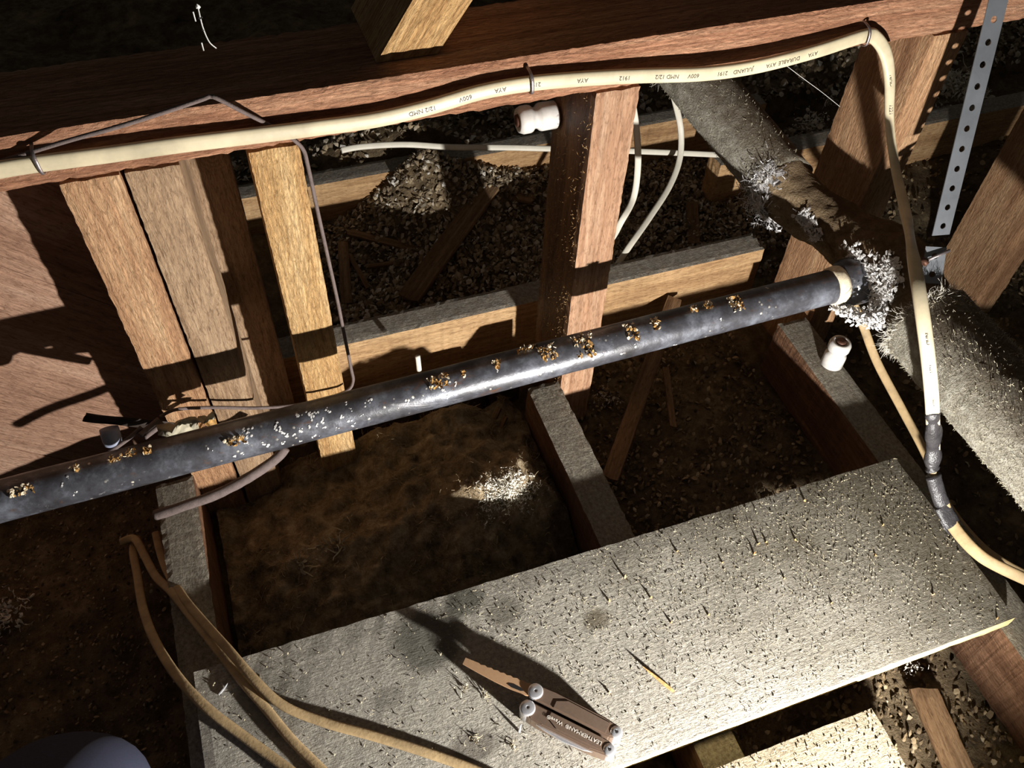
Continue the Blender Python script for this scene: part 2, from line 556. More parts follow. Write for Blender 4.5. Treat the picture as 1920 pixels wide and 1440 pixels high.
def along(loc, z):
    z = Vector(z).normalized()
    x = z.orthogonal().normalized()
    mm = Matrix((x, z.cross(x), z)).transposed().to_4x4()
    mm.translation = loc
    return mm


def flake(V, F, p, r, nrm, rng, curl=.5):
    """small curled chip: hexagonal fan, 6 triangles"""
    nrm = nrm.normalized(); t = nrm.orthogonal().normalized(); b = nrm.cross(t)
    a0 = rng.random() * 6.28
    i0 = len(V)
    V.append(p + nrm * r * curl)
    asp = rng.uniform(.5, 1.)
    for k in range(6):
        a = a0 + k * 1.047
        rr = r * rng.uniform(.7, 1.15)
        V.append(p + t * rr * math.cos(a) + b * rr * asp * math.sin(a))
    for k in range(6):
        F.append((i0, i0 + 1 + k, i0 + 1 + (k + 1) % 6))


def fibre(V, F, p, d, ln, wd, rng, bend=.6, seg=3):
    """thin curly ribbon"""
    d = d.normalized()
    s = d.orthogonal().normalized()
    s = (Matrix.Rotation(rng.random() * 6.28, 3, d) @ s)
    q = p.copy(); i0 = len(V)
    for k in range(seg + 1):
        ww = wd * (1 - .6 * k / seg)
        V.append(q + s * ww); V.append(q - s * ww)
        d = (d + Vector((rng.gauss(0, 1), rng.gauss(0, 1), rng.gauss(0, .8))) * bend * .5).normalized()
        q = q + d * ln / seg
    for k in range(seg):
        a = i0 + 2 * k
        F.append((a, a + 1, a + 3, a + 2))


def text_mesh(name, s, size, mat, M4, parent=None, ext=.00006):
    cu = bpy.data.curves.new(name, 'FONT')
    cu.body = s; cu.size = size; cu.extrude = ext
    cu.align_x = 'CENTER'; cu.align_y = 'CENTER'
    cu.resolution_u = 2
    tmp = bpy.data.objects.new('tmp', cu)
    COL.objects.link(tmp)
    dg = bpy.context.evaluated_depsgraph_get()
    me = bpy.data.meshes.new_from_object(tmp.evaluated_get(dg))
    bpy.data.objects.remove(tmp)
    me.name = name
    me.materials.clear(); me.materials.append(mat)
    o = bpy.data.objects.new(name, me)
    link(o, parent)
    o.matrix_world = M4
    return o


# ================================================================== SETTING: floor of the attic bays
def mound(x, y):
    h = 0.
    for cx, cy, s, a in ((.195, .478, .045, .070), (.13, .60, .08, .036), (.215, .60, .06, .034), (.02, .50, .09, .025), (-.05, .44, .07, .020), (.10, .42, .08, .022)):
        h += a * math.exp(-((x - cx) ** 2 + (y - cy) ** 2) / (2 * s * s))
    return h


def floor_h(x, y):
    q = Vector((x, y, 0))
    h = -.096 + .012 * noise.noise(q * 9) + .006 * noise.noise(q * 28) + .003 * noise.noise(q * 70)
    if y > .8:
        # loose fill lies deeper and in heaps behind the header
        h += .022 + .020 * noise.noise(q * 6 + Vector((3, 1, 0)))
        h += .078 * math.exp(-((x - .255) ** 2 / .006 + (y - 1.05) ** 2 / .0035))
        h += .055 * math.exp(-((x - .40) ** 2 / .012 + (y - 1.05) ** 2 / .004))
    if y > 1.45:
        h -= .12 * min(1, (y - 1.45) / .1)  # far floor sunk so that it stays in shadow
    if y > 1.1:
        h += .02 + .03 * noise.noise(q * 5 + Vector((7, 2, 0)))
        h += .075 * math.exp(-((x - .15) ** 2 / .03 + (y - 1.15) ** 2 / .004))
        h += .06 * math.exp(-((x - 1.05) ** 2 / .02 + (y - 1.25) ** 2 / .01))
    return h


def height_grid(name, x0, x1, y0, y1, st, fn, mat, kind=None, parent=None):
    nx = int((x1 - x0) / st); ny = int((y1 - y0) / st)
    V = []; F = []
    for j in range(ny + 1):
        for i in range(nx + 1):
            x = x0 + (x1 - x0) * i / nx; y = y0 + (y1 - y0) * j / ny
            V.append((x, y, fn(x, y)))
    for j in range(ny):
        for i in range(nx):
            a = j * (nx + 1) + i
            F.append((a, a + 1, a + nx + 2, a + nx + 1))
    return mesh_obj(name, V, F, mat, parent, True, kind)


floor = height_grid('floor', -1.0, 2.6, -.4, 2.4, .011, floor_h, M['ground'], 'structure')

# ------------------------------------------------------------------ joists and header
def joist(x0, x1, y0, y1, label, mat=None, z1=0.):
    o = box_timber('ceiling_joist', x0, x1, y0, y1, z1 - .092, z1, 'y', mat or M['joist'])
    tag(o, label, 'joist', 'dusty ceiling joists')
    return o


joist(.260, .301, -.35, .604, 'grey dusty joist running under the middle of the big plank')
timber('ceiling_joist', (-.137, -.35, -.046), (-.1508, .6, -.046), (1, 0, 0), .041, .092, M['joist'])
tag(bpy.data.objects['ceiling_joist.001'], 'dark dusty joist under the three tan cables at lower left', 'joist', 'dusty ceiling joists')
timber('ceiling_joist', (.622, -.35, -.046), (.6300, .605, -.046), (1, 0, 0), .043, .092, M['joist'])
tag(bpy.data.objects['ceiling_joist.002'], 'joist with the white porcelain knob standing on its top', 'joist', 'dusty ceiling joists')
o = box_timber('header_joist', -.30, .668, .738, .776, -.092, 0, 'x', M['header'])
tag(o, 'header beam with rough grey top crossing behind the posts, first from the pipe', 'beam')
o = box_timber('header_joist', -.5, .86, 1.062, 1.096, -.095, 0, 'x', M['header'])
tag(o, 'farther header beam half buried in loose flakes at the back', 'beam')
o = box_timber('header_joist', .70, 1.5, .93, .968, -.095, 0.0, 'x', M['header'])
tag(o, 'timber with rough top behind the perforated strap', 'beam')

# ------------------------------------------------------------------ beam and posts
BY0, BY1 = .60, .69
o = box_timber('wall_plate', -.75, 1.6, BY0, BY1, .391, .436, 'x', M['beam'], step=.005, rough=.0004, bev=.0012)
tag(o, 'long reddish beam across the top carrying the stapled cable', 'beam')


def post(x0, x1, label, mat, z0=-.095, y0=BY0, y1=BY1):
    o = box_timber('wall_post', x0, x1, y0, y1, z0, .390, 'z', mat)
    tag(o, label, 'post', 'posts under the long beam')
    return o


post(-.133, -.0885, 'tan worn post, left one of the touching pair', M['stud_tan'])
post(-.0865, -.045, 'greyish knotty post, right one of the touching pair', M['stud_grey'])
post(.006, .0475, 'golden rough-sawn post with the thin wire running down its edge', M['stud_gold'])
cs = post(.303, .3465, 'middle post with pale front and brown side with painted shade and glints', [M['stud_pale'], M['stud_shade']])
for p in cs.data.polygons:          # the side towards -x has its shade and glints painted into the colour
    nw = cs.matrix_world.to_3x3() @ p.normal
    if nw.x < -.7:
        p.material_index = 1
rg = random.Random(9)
V = []; F = []
for i in range(1500):
    y = rg.uniform(.602, .688); z = rg.choice((rg.uniform(-.02, .38), rg.uniform(-.02, .22)))
    fibre(V, F, Vector((.3028, y, z)), Vector((-.5, rg.gauss(0, .5), rg.gauss(0, 1.2))), rg.uniform(.0015, .0045), .00022, rg, .5, 2)
fz = mesh_obj('side_fuzz', V, F, M['splinter'], None, False, 'stuff')
fz.parent = cs; fz.matrix_parent_inverse = cs.matrix_basis.inverted()
post(.657, .699, 'brown post standing behind the lagged pipe, right of the middle post', M['stud_tan'])
post(.955, 1.0, 'post at the right edge beyond the perforated strap', M['stud_tan'])

# sheathing wall behind the left posts: 45 degree boards
wl = bpy.data.objects.new('wall_left', None); link(wl); wl['kind'] = 'structure'
BW = .239
for k in range(-4, 4):
    # board between lines x+z = s and x+z = s + BW*sqrt2
    s0 = .016 + k * BW * math.sqrt(2) + .0012; s1 = .016 + (k + 1) * BW * math.sqrt(2) - .0012
    xl, xr, zb, zt = -.75, -.052, -.095, .389
    poly = [(xl, zb), (xr, zb), (xr, zt), (xl, zt)]

    def clip(poly, sgn, c):
        out = []
        for i in range(len(poly)):
            a = poly[i]; b = poly[(i + 1) % len(poly)]
            fa = sgn * (a[0] + a[1] - c); fb = sgn * (b[0] + b[1] - c)
            if fa >= 0: out.append(a)
            if fa * fb < 0:
                t = fa / (fa - fb); out.append((a[0] + (b[0] - a[0]) * t, a[1] + (b[1] - a[1]) * t))
        return out
    poly = clip(clip(poly, 1, s0), -1, s1)
    if len(poly) < 3:
        continue
    cx = sum(p[0] for p in poly) / len(poly); cz = sum(p[1] for p in poly) / len(poly)
    # local frame: x along the board (down right), y across it, z through it
    ax = Vector((1, 0, -1)).normalized(); ay = Vector((1, 0, 1)).normalized()
    y_off = .7005 + .0012 * (k % 2)
    loc = [(((p[0] - cx) * ax.x + (p[1] - cz) * ax.z), ((p[0] - cx) * ay.x + (p[1] - cz) * ay.z)) for p in poly]
    n_ = len(loc)
    th = .019
    Vb = [(u, v, 0) for u, v in loc] + [(u, v, -th) for u, v in loc]
    Fb = [tuple(range(n_)), tuple(range(2 * n_ - 1, n_ - 1, -1))] + [(i, n_ + i, n_ + (i + 1) % n_, (i + 1) % n_) for i in range(n_)]
    bo = mesh_obj('sheathing_board', Vb, Fb, M['sheath'], wl)
    az = ax.cross(ay)     # points to -y or +y
    mm = Matrix((ax, ay, az)).transposed().to_4x4()
    mm.translation = (cx, y_off, cz)
    if az.y > 0:          # want the outer face (local z = 0) towards -y
        bo.data.transform(Matrix.Translation((0, 0, th)))
    bo.matrix_world = mm
o = box_timber('upright_board', -.051, -.0085, .7005, .7205, -.095, .389, 'z', M['stud_grey'])
tag(o, 'narrow upright board in shadow behind the gap between the posts', 'board')

# ------------------------------------------------------------------ slanted rafter foot above the beam
ra = at(765, 112, z=.4365)
rb = ra + Vector((.36, -.02, .52))
rdir = (rb - ra).normalized()
V = []
for zz in (0., 1.):
    for dx, dy in ((-.025, 0), (.025, 0), (.025, .09), (-.025, .09)):
        base = Vector((ra.x + dx, .621 + dy, .4365))
        V.append(base + rdir * .36 * zz + Vector(((dx * .25) * zz, 0, 0)))
F = [(3, 2, 1, 0), (4, 5, 6, 7), (0, 1, 5, 4), (1, 2, 6, 5), (2, 3, 7, 6), (3, 0, 4, 7)]
cen = sum(V, Vector()) / 8
x = rdir; y = Vector((0, 1, 0)); y = (y - x * y.dot(x)).normalized(); z = x.cross(y)
RM = Matrix((x, y, z)).transposed().to_4x4(); RM.translation = cen
o = mesh_obj('slanted_strut', [RM.inverted() @ v for v in V], F, M['stud_gold'])
o.matrix_world = RM
tag(o, 'golden slanted strut whose cut foot stands on the long beam', 'strut')

# ================================================================== BIG PLANK
PL = box_timber('walk_plank', -.152, .614, .166, .368, .0006, .0200, 'x', [M['plank'], M['plank_edge']], step=.010, bev=.0008, rough=.0005)
for p in PL.data.polygons:
    if p.normal.z < .6 and p.normal.y < -.6:
        p.material_index = 1
tag(PL, 'big grey dust-covered plank lying across the joists in the foreground', 'plank')
P2 = timber('short_plank', at(1490, 1440, z=.011) + Vector((-.30, -.045, 0)) , (.425, .071, .011), (0, 1, 0), .135, .019, M['plank_pale'], step=.010)
tag(P2, 'pale gritty plank end at the bottom right edge', 'plank')

# ================================================================== BLACK IRON PIPE
PY = .512
def pipe_c(x):
    return Vector((x, PY, .1535 + (x - .0) * .0185))
PR = .0187
pts = [pipe_c(-.62 + i * (.585 + .62) / 60) for i in range(61)]
pipe = empty('iron_pipe', pipe_c(0), 'mottled black iron drain pipe crossing in front of the posts', 'pipe')
V, F = sweep(pts, PR, PR, (0, 0, 1), 28, .0004)
def kid(o, par):
    o.parent = par
    o.matrix_parent_inverse = par.matrix_basis.inverted()
    return o
bpy.context.view_layer.update()
po = kid(mesh_obj('barrel', V, F, M['iron_pipe'], None, True), pipe)
# hub where it enters the fitting
hx = Vector((1, 0, .0185)).normalized()
hub = lathe('hub', [(.0192, -.010), (.0215, -.009), (.0245, -.006), (.0262, -.002), (.0268, .006), (.0268, .016), (.0250, .020), (.022, .022)], M['iron_pipe'], along(pipe_c(.590), hx), seg=36)
kid(hub, pipe)
seal = lathe('lead_seal', [(.0188, -.013), (.0205, -.011), (.0212, -.004), (.0205, .0)], M['rust_pale'], along(pipe_c(.5795), hx), seg=36)
kid(seal, pipe)

rng = random.Random(5)
def bloom(px, py, w, h, mats, n=16):
    """torn rust blister on the pipe, built from curled petals"""
    # meet the sight line with the cylinder
    d = (at(px, py, z=0) - CAM).normalized()
    lo_, hi_ = .3, 2.
    best = None
    for i in range(4000):
        t = .5 + i * .00025
        q = CAM + d * t
        c = pipe_c(q.x)
        if math.hypot(q.y - c.y, q.z - c.z) <= PR:
            best = q; break
    if best is None:
        return
    c = pipe_c(best.x)
    nrm = Vector((0, best.y - c.y, best.z - c.z)).normalized()
    tx = Vector((1, 0, 0)); ty = nrm.cross(tx)
    V = []; F = []; mi = []
    px2m = .00058
    for i in range(n):
        a = rng.uniform(-.5, .5) * w * px2m; b = rng.uniform(-.5, .5) * h * px2m
        p = best + tx * a + ty * b
        cc = pipe_c(p.x); r = Vector((0, p.y - cc.y, p.z - cc.z)); p = Vector((p.x, cc.y, cc.z)) + r.normalized() * (PR + .0002); nn = r.normalized()
        k = len(F)
        if h > 7.5:
            flake(V, F, p + nn * rng.uniform(0, .0024), rng.uniform(.0009, .0027), nn + Vector((rng.gauss(0, 1.1), rng.gauss(0, .8), rng.gauss(0, 1.1))), rng, rng.uniform(-.5, .6))
            if rng.random() < .35:
                fibre(V, F, p, nn + Vector((rng.gauss(0, .8), rng.gauss(0, .5), rng.gauss(0, .8))), rng.uniform(.002, .005), .0004, rng, .6, 2)
        else:
            flake(V, F, p + nn * .0001, rng.uniform(.0005, .0016), nn, rng, .08)
        mi += [rng.choice((0, 0, 1)) if b < .1 * h * px2m else rng.choice((1, 1, 0))] * (len(F) - k)
    o = mesh_obj('rust_blister', V, F, mats)
    o.data.polygons.foreach_set('material_index', mi)
    kid(o, pipe)


RB = [M['rust'], M['rust_pale']]
for a in ((1028, 660, 34, 30, 26), (1096, 645, 38, 50, 30), (1183, 622, 20, 34, 20), (1229, 606, 14, 26, 14), (1299, 580, 12, 12, 10), (1329, 573, 14, 16, 12), (1380, 569, 22, 32, 22),
          (822, 716, 34, 20, 20), (932, 683, 14, 14, 10), (868, 700, 5, 12, 5), (40, 920, 34, 12, 16), (216, 861, 18, 10, 9), (246, 850, 16, 12, 9), (276, 846, 10, 14, 9), (142, 880, 12, 10, 7), (990, 654, 40, 8, 12),
          (440, 826, 30, 14, 12), (445, 865, 12, 10, 8)):
    bloom(a[0], a[1], a[2], a[3], RB, int(a[4] * 2.2))
for i in range(70):     # white plaster splashes on the pipe
    x = rng.choice((rng.uniform(440, 700), rng.uniform(440, 700), rng.uniform(20, 1500)))
    cyc = 905 - .245 * x + 40 + rng.uniform(-26, 22)
    bloom(x, cyc - 4, 7, 7, [M['crust'], M['crust']], 3)

# ================================================================== LAGGED VENT PIPE
AX, AZ, AR = .628, .171, .0415
def lag_c(y):
    a = Vector((AX - .018 * (y - .5) * 1.2, y, AZ + .012 * (y - .5)))
    b = Vector((.588 - .28 * (y - .655), y, .188 + .33 * (y - .655)))     # the rear run climbs and veers
    t = min(1, max(0, (y - .54) / .12)); t = t * t * (3 - 2 * t)
    return a.lerp(b, t)
def fit_c(y):
    k = math.exp(-((y - .50) / .055) ** 2)
    return lag_c(y) + Vector((.008, 0, .010)) * k
def lagging(name, y0, y1, r, mat, amp, n=70, seg=56, taper=None, freq=45, axis=lag_c):
    V = []; F = []
    for i in range(n + 1):
        y = y0 + (y1 - y0) * i / n
        c = axis(y)
        k = taper(i / n) if taper else 1.
        for j in range(seg):
            a = 2 * math.pi * j / seg
            d = Vector((math.cos(a), 0, math.sin(a)))
            q = c + d * r * k
            dd = amp * (noise.noise(q * freq) + .6 * noise.noise(q * freq * 2.7) + .35 * noise.noise(q * freq * 7))
            if i in (0, n):
                q.y += .004 * noise.noise(q * 90) + .003 * noise.noise(q * 220)
            V.append(q + d * dd)
    for i in range(n):
        for j in range(seg):
            a = i * seg + j; b = i * seg + (j + 1) % seg
            F.append((a, a + seg, b + seg, b))
    F.append(tuple(range(seg)))
    F.append(tuple(n * seg + j for j in range(seg - 1, -1, -1)))
    return mesh_obj(name, V, F, mat, None, True)


vent = empty('lagged_vent_pipe', lag_c(.5), 'thick grey fuzzy lagged pipe running away on the right, crumbling at the joint', 'pipe')
bpy.context.view_layer.update()
l1 = kid(lagging('rear_lagging', .655, 1.20, .0362, M['lagging'], .0012, 90), vent)
l2 = kid(lagging('front_lagging', -.25, .432, .0455, M['lagging'], .0014, 110), vent)
fit = kid(lagging('fitting', .42, .675, .0345, M['lump'], .0045, 60, 56, lambda t: .95 + .12 * math.exp(-((t - .30) / .22) ** 2), 30, fit_c), vent)
br = kid(tube('branch', [pipe_c(.607), pipe_c(.615), fit_c(.512) + Vector((0, 0, -.012))], .027, .027, M['lump'], seg=24, jit=.002), vent)


def fuzz(name, yr, r, ar, n, ln, mat, amp=.0, wd=.00022, out=1.):
    rg = random.Random(hash(name) % 1000 if False else n)
    V = []; F = []
    for i in range(n):
        y = rg.uniform(*yr); a = rg.uniform(*ar)
        d = Vector((math.cos(a), 0, math.sin(a)))
        p = lag_c(y) + d * (r + amp * rg.uniform(-1, 1))
        fibre(V, F, p, d * out + Vector((rg.gauss(0, .6), rg.gauss(0, .8), rg.gauss(0, .6))), rg.uniform(.4, 1.) * ln, wd, rg, .7)
    o = mesh_obj(name, V, F, mat, None, False, 'stuff')
    return kid(o, vent)


fuzz('front_fuzz', (.05, .432), .0455, (.3, 3.9), 4600, .0042, M['fiber_grey'], wd=.00030)
fuzz('rear_fuzz', (.655, 1.0), .0362, (1.2, 4.2), 1700, .004, M['fiber_grey'], wd=.00030)
fuzz('joint_fuzz', (.424, .436), .044, (1.2, 4.6), 700, .012, M['fiber_white'], .003)
fuzz('rear_joint_fuzz', (.648, .66), .036, (2.2, 5.0), 300, .010, M['fiber_white'], .003)
fuzz('far_end_fuzz', (.84, .87), .0365, (2.4, 4.0), 400, .012, M['fiber_white'], .003)


def crust_at(pixels, z, r0, n, name='plaster_crust', spread=14):
    """crumbs of white plaster stuck to the fitting around some sight points"""
    V = []; F = []
    for i in range(n):
        px, py = rng.choice(pixels)
        px += rng.gauss(0, spread); py += rng.gauss(0, spread)
        d = (at(px, py, z=0) - CAM).normalized()
        hit = None
        for k in range(900):
            q = CAM + d * (.55 + k * .001)
            c = fit_c(q.y)
            if math.hypot(q.x - c.x, q.z - c.z) < r0 + .002 * rng.random():
                hit = q; break
        if hit is None:
            continue
        c = fit_c(hit.y)
        nn = (hit - c).normalized()
        flake(V, F, hit, rng.uniform(.0012, .0042), nn + Vector((rng.gauss(0, .5), rng.gauss(0, .5), rng.gauss(0, .5))), rng, rng.uniform(0, .7))
        if rng.random() < .6:
            fibre(V, F, hit, nn + Vector((rng.gauss(0, .6), rng.gauss(0, .6), rng.gauss(0, .6))), rng.uniform(.003, .008), .0003, rng)
    kid(mesh_obj(name, V, F, M['crust']), vent)


crust_at([(1600, 485), (1625, 505), (1640, 520), (1655, 545), (1650, 560), (1670, 520), (1665, 500)], .19, .0395, 620, spread=11)
crust_at([(1505, 405), (1515, 420), (1528, 438)], .19, .0385, 160, spread=6)
crust_at([(1590, 582), (1610, 590), (1635, 585), (1645, 600)], .19, .043, 320, spread=9)
# torn silvery netting round the rear joint
V = []; F = []
rg = random.Random(3)
for i in range(420):
    a = rg.uniform(2.0, 5.2); y = .655 + rg.gauss(0, .011)
    rr = .0365 + abs(rg.gauss(0, .004))
    d = Vector((math.cos(a), 0, math.sin(a)))
    fibre(V, F, lag_c(y) + d * rr, Vector((rg.gauss(0, 1), rg.gauss(0, 1), rg.gauss(0, 1))), rg.uniform(.006, .016), .0006, rg, 1.0, 4)
for i in range(60):
    a = rg.uniform(3.4, 4.9)
    d = Vector((math.cos(a), 0, math.sin(a)))
    fibre(V, F, lag_c(.652) + d * rg.uniform(.037, .056), Vector((rg.gauss(0, 1), rg.gauss(0, .6), rg.gauss(0, 1))), rg.uniform(.006, .014), .0007, rg, 1.0, 4)
kid(mesh_obj('torn_netting', V, F, M['foil']), vent)

# torn collar of the rear lagging and a rag of plaster under the hub
V = []; F = []
na, nr = 40, 10
for i in range(na + 1):
    a = 2.1 + 3.2 * i / na
    for j in range(nr + 1):
        t = j / nr
        d = Vector((math.cos(a), 0, math.sin(a)))
        y = .664 - .030 * t
        q = lag_c(y) + d * (.0365 + .010 * t * t)
        q += noise.noise_vector(q * 120) * .0035 * t + noise.noise_vector(q * 300) * .0016
        V.append(q)
for i in range(na):
    for j in range(nr):
        if noise.noise(V[i * (nr + 1) + j] * 210) > .12 + .25 * (1 - j / nr) or (j > 6 and noise.noise(Vector((i * .5, j * .2, 3))) > .1):
            continue
        k = i * (nr + 1) + j
        F.append((k, k + 1, k + nr + 2, k + nr + 1))
kid(mesh_obj('torn_collar', V, F, M['foil']), vent)
V = []; F = []
ra_, rb_ = at(1566, 574, Y=.505), at(1652, 606, Y=.440)
for i in range(520):
    t = rg.random()
    p = ra_.lerp(rb_, t) + Vector((rg.gauss(0, .004), rg.gauss(0, .004), rg.gauss(0, .0035) * (.6 + t)))
    if rg.random() < .6:
        flake(V, F, p, rg.uniform(.0012, .0038), Vector((-.6 + rg.gauss(0, .5), -.7 + rg.gauss(0, .5), rg.gauss(.2, .6))), rg, rg.uniform(0, .6))
    else:
        fibre(V, F, p, Vector((rg.gauss(0, 1), rg.gauss(0, 1), rg.gauss(-.2, 1))), rg.uniform(.004, .010), .0004, rg, .9)
kid(mesh_obj('plaster_rag', V, F, M['crust']), vent)

# ================================================================== PERFORATED STRAP
s_top = at(1880, -30, X=.660); s_bot = at(1757, 470, X=.640)
ST = empty('perforated_strap', s_bot, 'grey galvanized perforated hanger strap hanging at the right', 'strap')
bpy.context.view_layer.update()
sd = (s_bot - s_top); SL = sd.length; sd.normalize()
sx = Vector((1, -.15, 0)); sx = (sx - sd * sx.dot(sd)).normalized()
sn = sd.cross(sx)
SW = .0096
def strap_mesh(length, holes_pitch, r=.0030, th=.0009):
    """strip with real round holes: each cell is a square ring round a hole"""
    V = []; F = []
    nc = int(length / holes_pitch)
    for c in range(nc):
        y0 = c * holes_pitch; yc = y0 + holes_pitch / 2
        S = 24
        ring_i = []; ring_o = []
        for k in range(S):
            a = 2 * math.pi * k / S + math.pi / S
            ca, sa = math.cos(a), math.sin(a)
            hp = holes_pitch / 2
            per = [(SW, -hp), (SW, hp), (-SW, hp), (-SW, -hp)]
            e_, f_ = divmod(k, S // 4)
            u0, u1 = per[e_], per[(e_ + 1) % 4]; ff = f_ / (S // 4)
            a = 2 * math.pi * k / S - math.pi / 4
            ring_i.append((r * math.cos(a), yc + r * math.sin(a)))
            ring_o.append((u0[0] + (u1[0] - u0[0]) * ff, yc + u0[1] + (u1[1] - u0[1]) * ff))
        i0 = len(V)
        for zz in (0, th):
            V += [(u, v, zz) for u, v in ring_i] + [(u, v, zz) for u, v in ring_o]
        for k in range(S):
            k2 = (k + 1) % S
            F.append((i0 + k, i0 + k2, i0 + S + k2, i0 + S + k))
            F.append((i0 + 2 * S + k, i0 + 3 * S + k, i0 + 3 * S + k2, i0 + 2 * S + k2))
            F.append((i0 + k, i0 + 2 * S + k, i0 + 2 * S + k2, i0 + k2))
            F.append((i0 + S + k, i0 + S + k2, i0 + 3 * S + k2, i0 + 3 * S + k))
    return V, F
V, F = strap_mesh(SL, .0190)
so = mesh_obj('strip', V, F, M['galv'])
mm = Matrix((sx, sd, sx.cross(sd))).transposed().to_4x4(); mm.translation = s_top
so.matrix_world = mm
kid(so, ST)
# folded tail and bolt
e = s_bot
V, F = strap_mesh(.040, .0182)
tl = mesh_obj('folded_tail', V, F, M['galv'])
td = (sd + Vector((-.55, -.1, -.1))).normalized()
mm = frame(e + Vector((-.004, 0, .006)), sx + Vector((.0, -.6, .3)), td); tl.matrix_world = mm
kid(tl, ST)
kid(tube('bolt', [e + Vector((-.016, -.006, -.004)), e + Vector((.004, -.01, .008))], .0016, .0016, M['staple'], seg=8, per=2), ST)
kid(lathe('nut', [(.0045, 0), (.0045, .004), (.002, .0045)], M['nailhead'], along(e + Vector((-.016, -.006, -.004)), (-.8, -.2, -.4)), seg=6), ST)

# ================================================================== CABLES
def pathpx(lst):
    return [at(p[0], p[1], **p[2]) for p in lst]


Yf = dict(Y=.5915)
main = pathpx([(-60, 330, Yf), (0, 318, Yf), (70, 307, Yf), (200, 290, Yf), (330, 272, Yf), (470, 255, Yf), (590, 240, Yf), (700, 225, Yf), (800, 202, Yf), (900, 173, Yf), (990, 157, Yf),
               (1100, 147, Yf), (1200, 142, dict(Y=.589)), (1320, 138, dict(Y=.586)), (1420, 124, dict(Y=.586)), (1530, 96, dict(Y=.588)), (1618, 68, Yf)])
tail = pathpx([(1640, 70, dict(Y=.593)), (1660, 100, dict(Y=.588)), (1668, 150, dict(Y=.580)), (1668, 230, dict(Y=.562)), (1678, 310, dict(Y=.540)), (1698, 400, dict(Y=.488)), (1714, 490, dict(z=.285)), (1728, 580, dict(z=.270)),
               (1740, 670, dict(z=.235)), (1748, 760, dict(z=.180)), (1750, 850, dict(z=.105)), (1751, 900, dict(z=.075)), (1768, 945, dict(z=.05)), (1786, 985, dict(z=.036)), (1830, 1035, dict(z=.03)), (1880, 1066, dict(z=.026)), (1990, 1115, dict(z=.02))])
cab = empty('stapled_cable', main[0], 'long cream printed cable stapled along the beam, dropping to a taped splice at right', 'cable')
bpy.context.view_layer.update()
# orientation: flat side faces the camera
def ribbon_cable(name, pts, rw, rt, mat, per=10, upf=None, wf=None):
    c = catmull(pts, per)
    V = []; F = []; n = len(c); seg = 14
    for i, p in enumerate(c):
        t = (c[min(i + 1, n - 1)] - c[max(i - 1, 0)]).normalized()
        up = (CAM - p) if upf is None else Vector(upf(i / (n - 1)))
        s = t.cross(up).normalized(); u = s.cross(t).normalized()
        wk = wf(i / (n - 1)) if wf else 1.
        for j in range(seg):
            a = 2 * math.pi * j / seg
            ca, sa = math.cos(a), math.sin(a)
            ca = math.copysign(abs(ca) ** .7, ca); sa = math.copysign(abs(sa) ** .7, sa)
            V.append(p + s * rw * wk * ca + u * rt * sa)
    for i in range(n - 1):
        for j in range(seg):
            a = i * seg + j; b = i * seg + (j + 1) % seg
            F.append((a, b, b + seg, a + seg))
    F.append(tuple(range(seg - 1, -1, -1))); F.append(tuple((n - 1) * seg + j for j in range(seg)))
    return mesh_obj(name, V, F, mat, None, True), c


def upmix(t):
    k = min(1, max(0, (t - .62) / .1))
    return Vector((0, -1, .12)).lerp(Vector((-.45, -.85, .30)), k)
kid(ribbon_cable('sheath', main + tail[:11], .0064, .0034, M['cable'], 10, upmix, lambda t: 1 - .34 * math.exp(-((t - .755) / .075) ** 2))[0], cab)
kid(ribbon_cable('lower_sheath', tail[11:], .0064, .0034, M['cable_dusty'], 10, lambda t: (-.35, -.7, .5))[0], cab)
kid(ribbon_cable('bare_conductors', tail[9:13], .0034, .0022, M['cable_dusty'], 6)[0], cab)
mc = catmull(main, 10)
# printed legend, upside down on the sheath as in the place
def legend(c, frac, s, size=.0052, up=Vector((0, -1, .12)), flip=True):
    i = int(frac * (len(c) - 1)); i = min(max(i, 2), len(c) - 3)
    t = (c[i + 2] - c[i - 2]).normalized()
    if flip: t = -t
    n_ = (up - t * up.dot(t)).normalized()
    y = n_.cross(t)
    mm = Matrix((t, y, n_)).transposed().to_4x4(); mm.translation = c[i] + n_ * .00348
    kid(text_mesh('printed_legend', s, size, M['ink'], mm), cab)
for fr, s in ((.497, '12/2 NMD'), (.545, '600V'), (.59, 'AYA'), (.635, '2191'), (.685, 'AYA'), (.735, '1912'), (.775, 'NMD 12/2'), (.805, '600V'), (.835, '2191'), (.86, 'JULIAND'), (.89, 'AYA'), (.91, 'DURABLE'), (.933, 'AYA')):
    legend(mc, fr, s)
tcat = catmull(tail, 10)
for fr, s in ((.13, 'NMD'), (.17, '1221'), (.48, 'NMD'), (.515, '1221'), (.56, '600V'), (.60, '2191'), (.635, 'AYA')):
    legend(tcat, fr, s, .0050, Vector((-.25, -.55, .65)), False)

# staples
def staple(px, py, label_dx=0):
    p = at(px, py, Y=.5915)
    V, F = sweep(catmull([p + Vector((-.0005, .0105, .0115)), p + Vector((-.0005, -.0005, .0100)), p + Vector((0, -.0050, .005)), p + Vector((.0005, -.0050, -.005)), p + Vector((.001, .001, -.0088)), p + Vector((.001, .0105, -.009))], 5), .0014, .0007, (0, -1, 0), 8)
    kid(mesh_obj('staple', V, F, M['staple'], None, True), cab)
for px, py in ((72, 306), (994, 157), (1622, 69), ):
    staple(px, py)

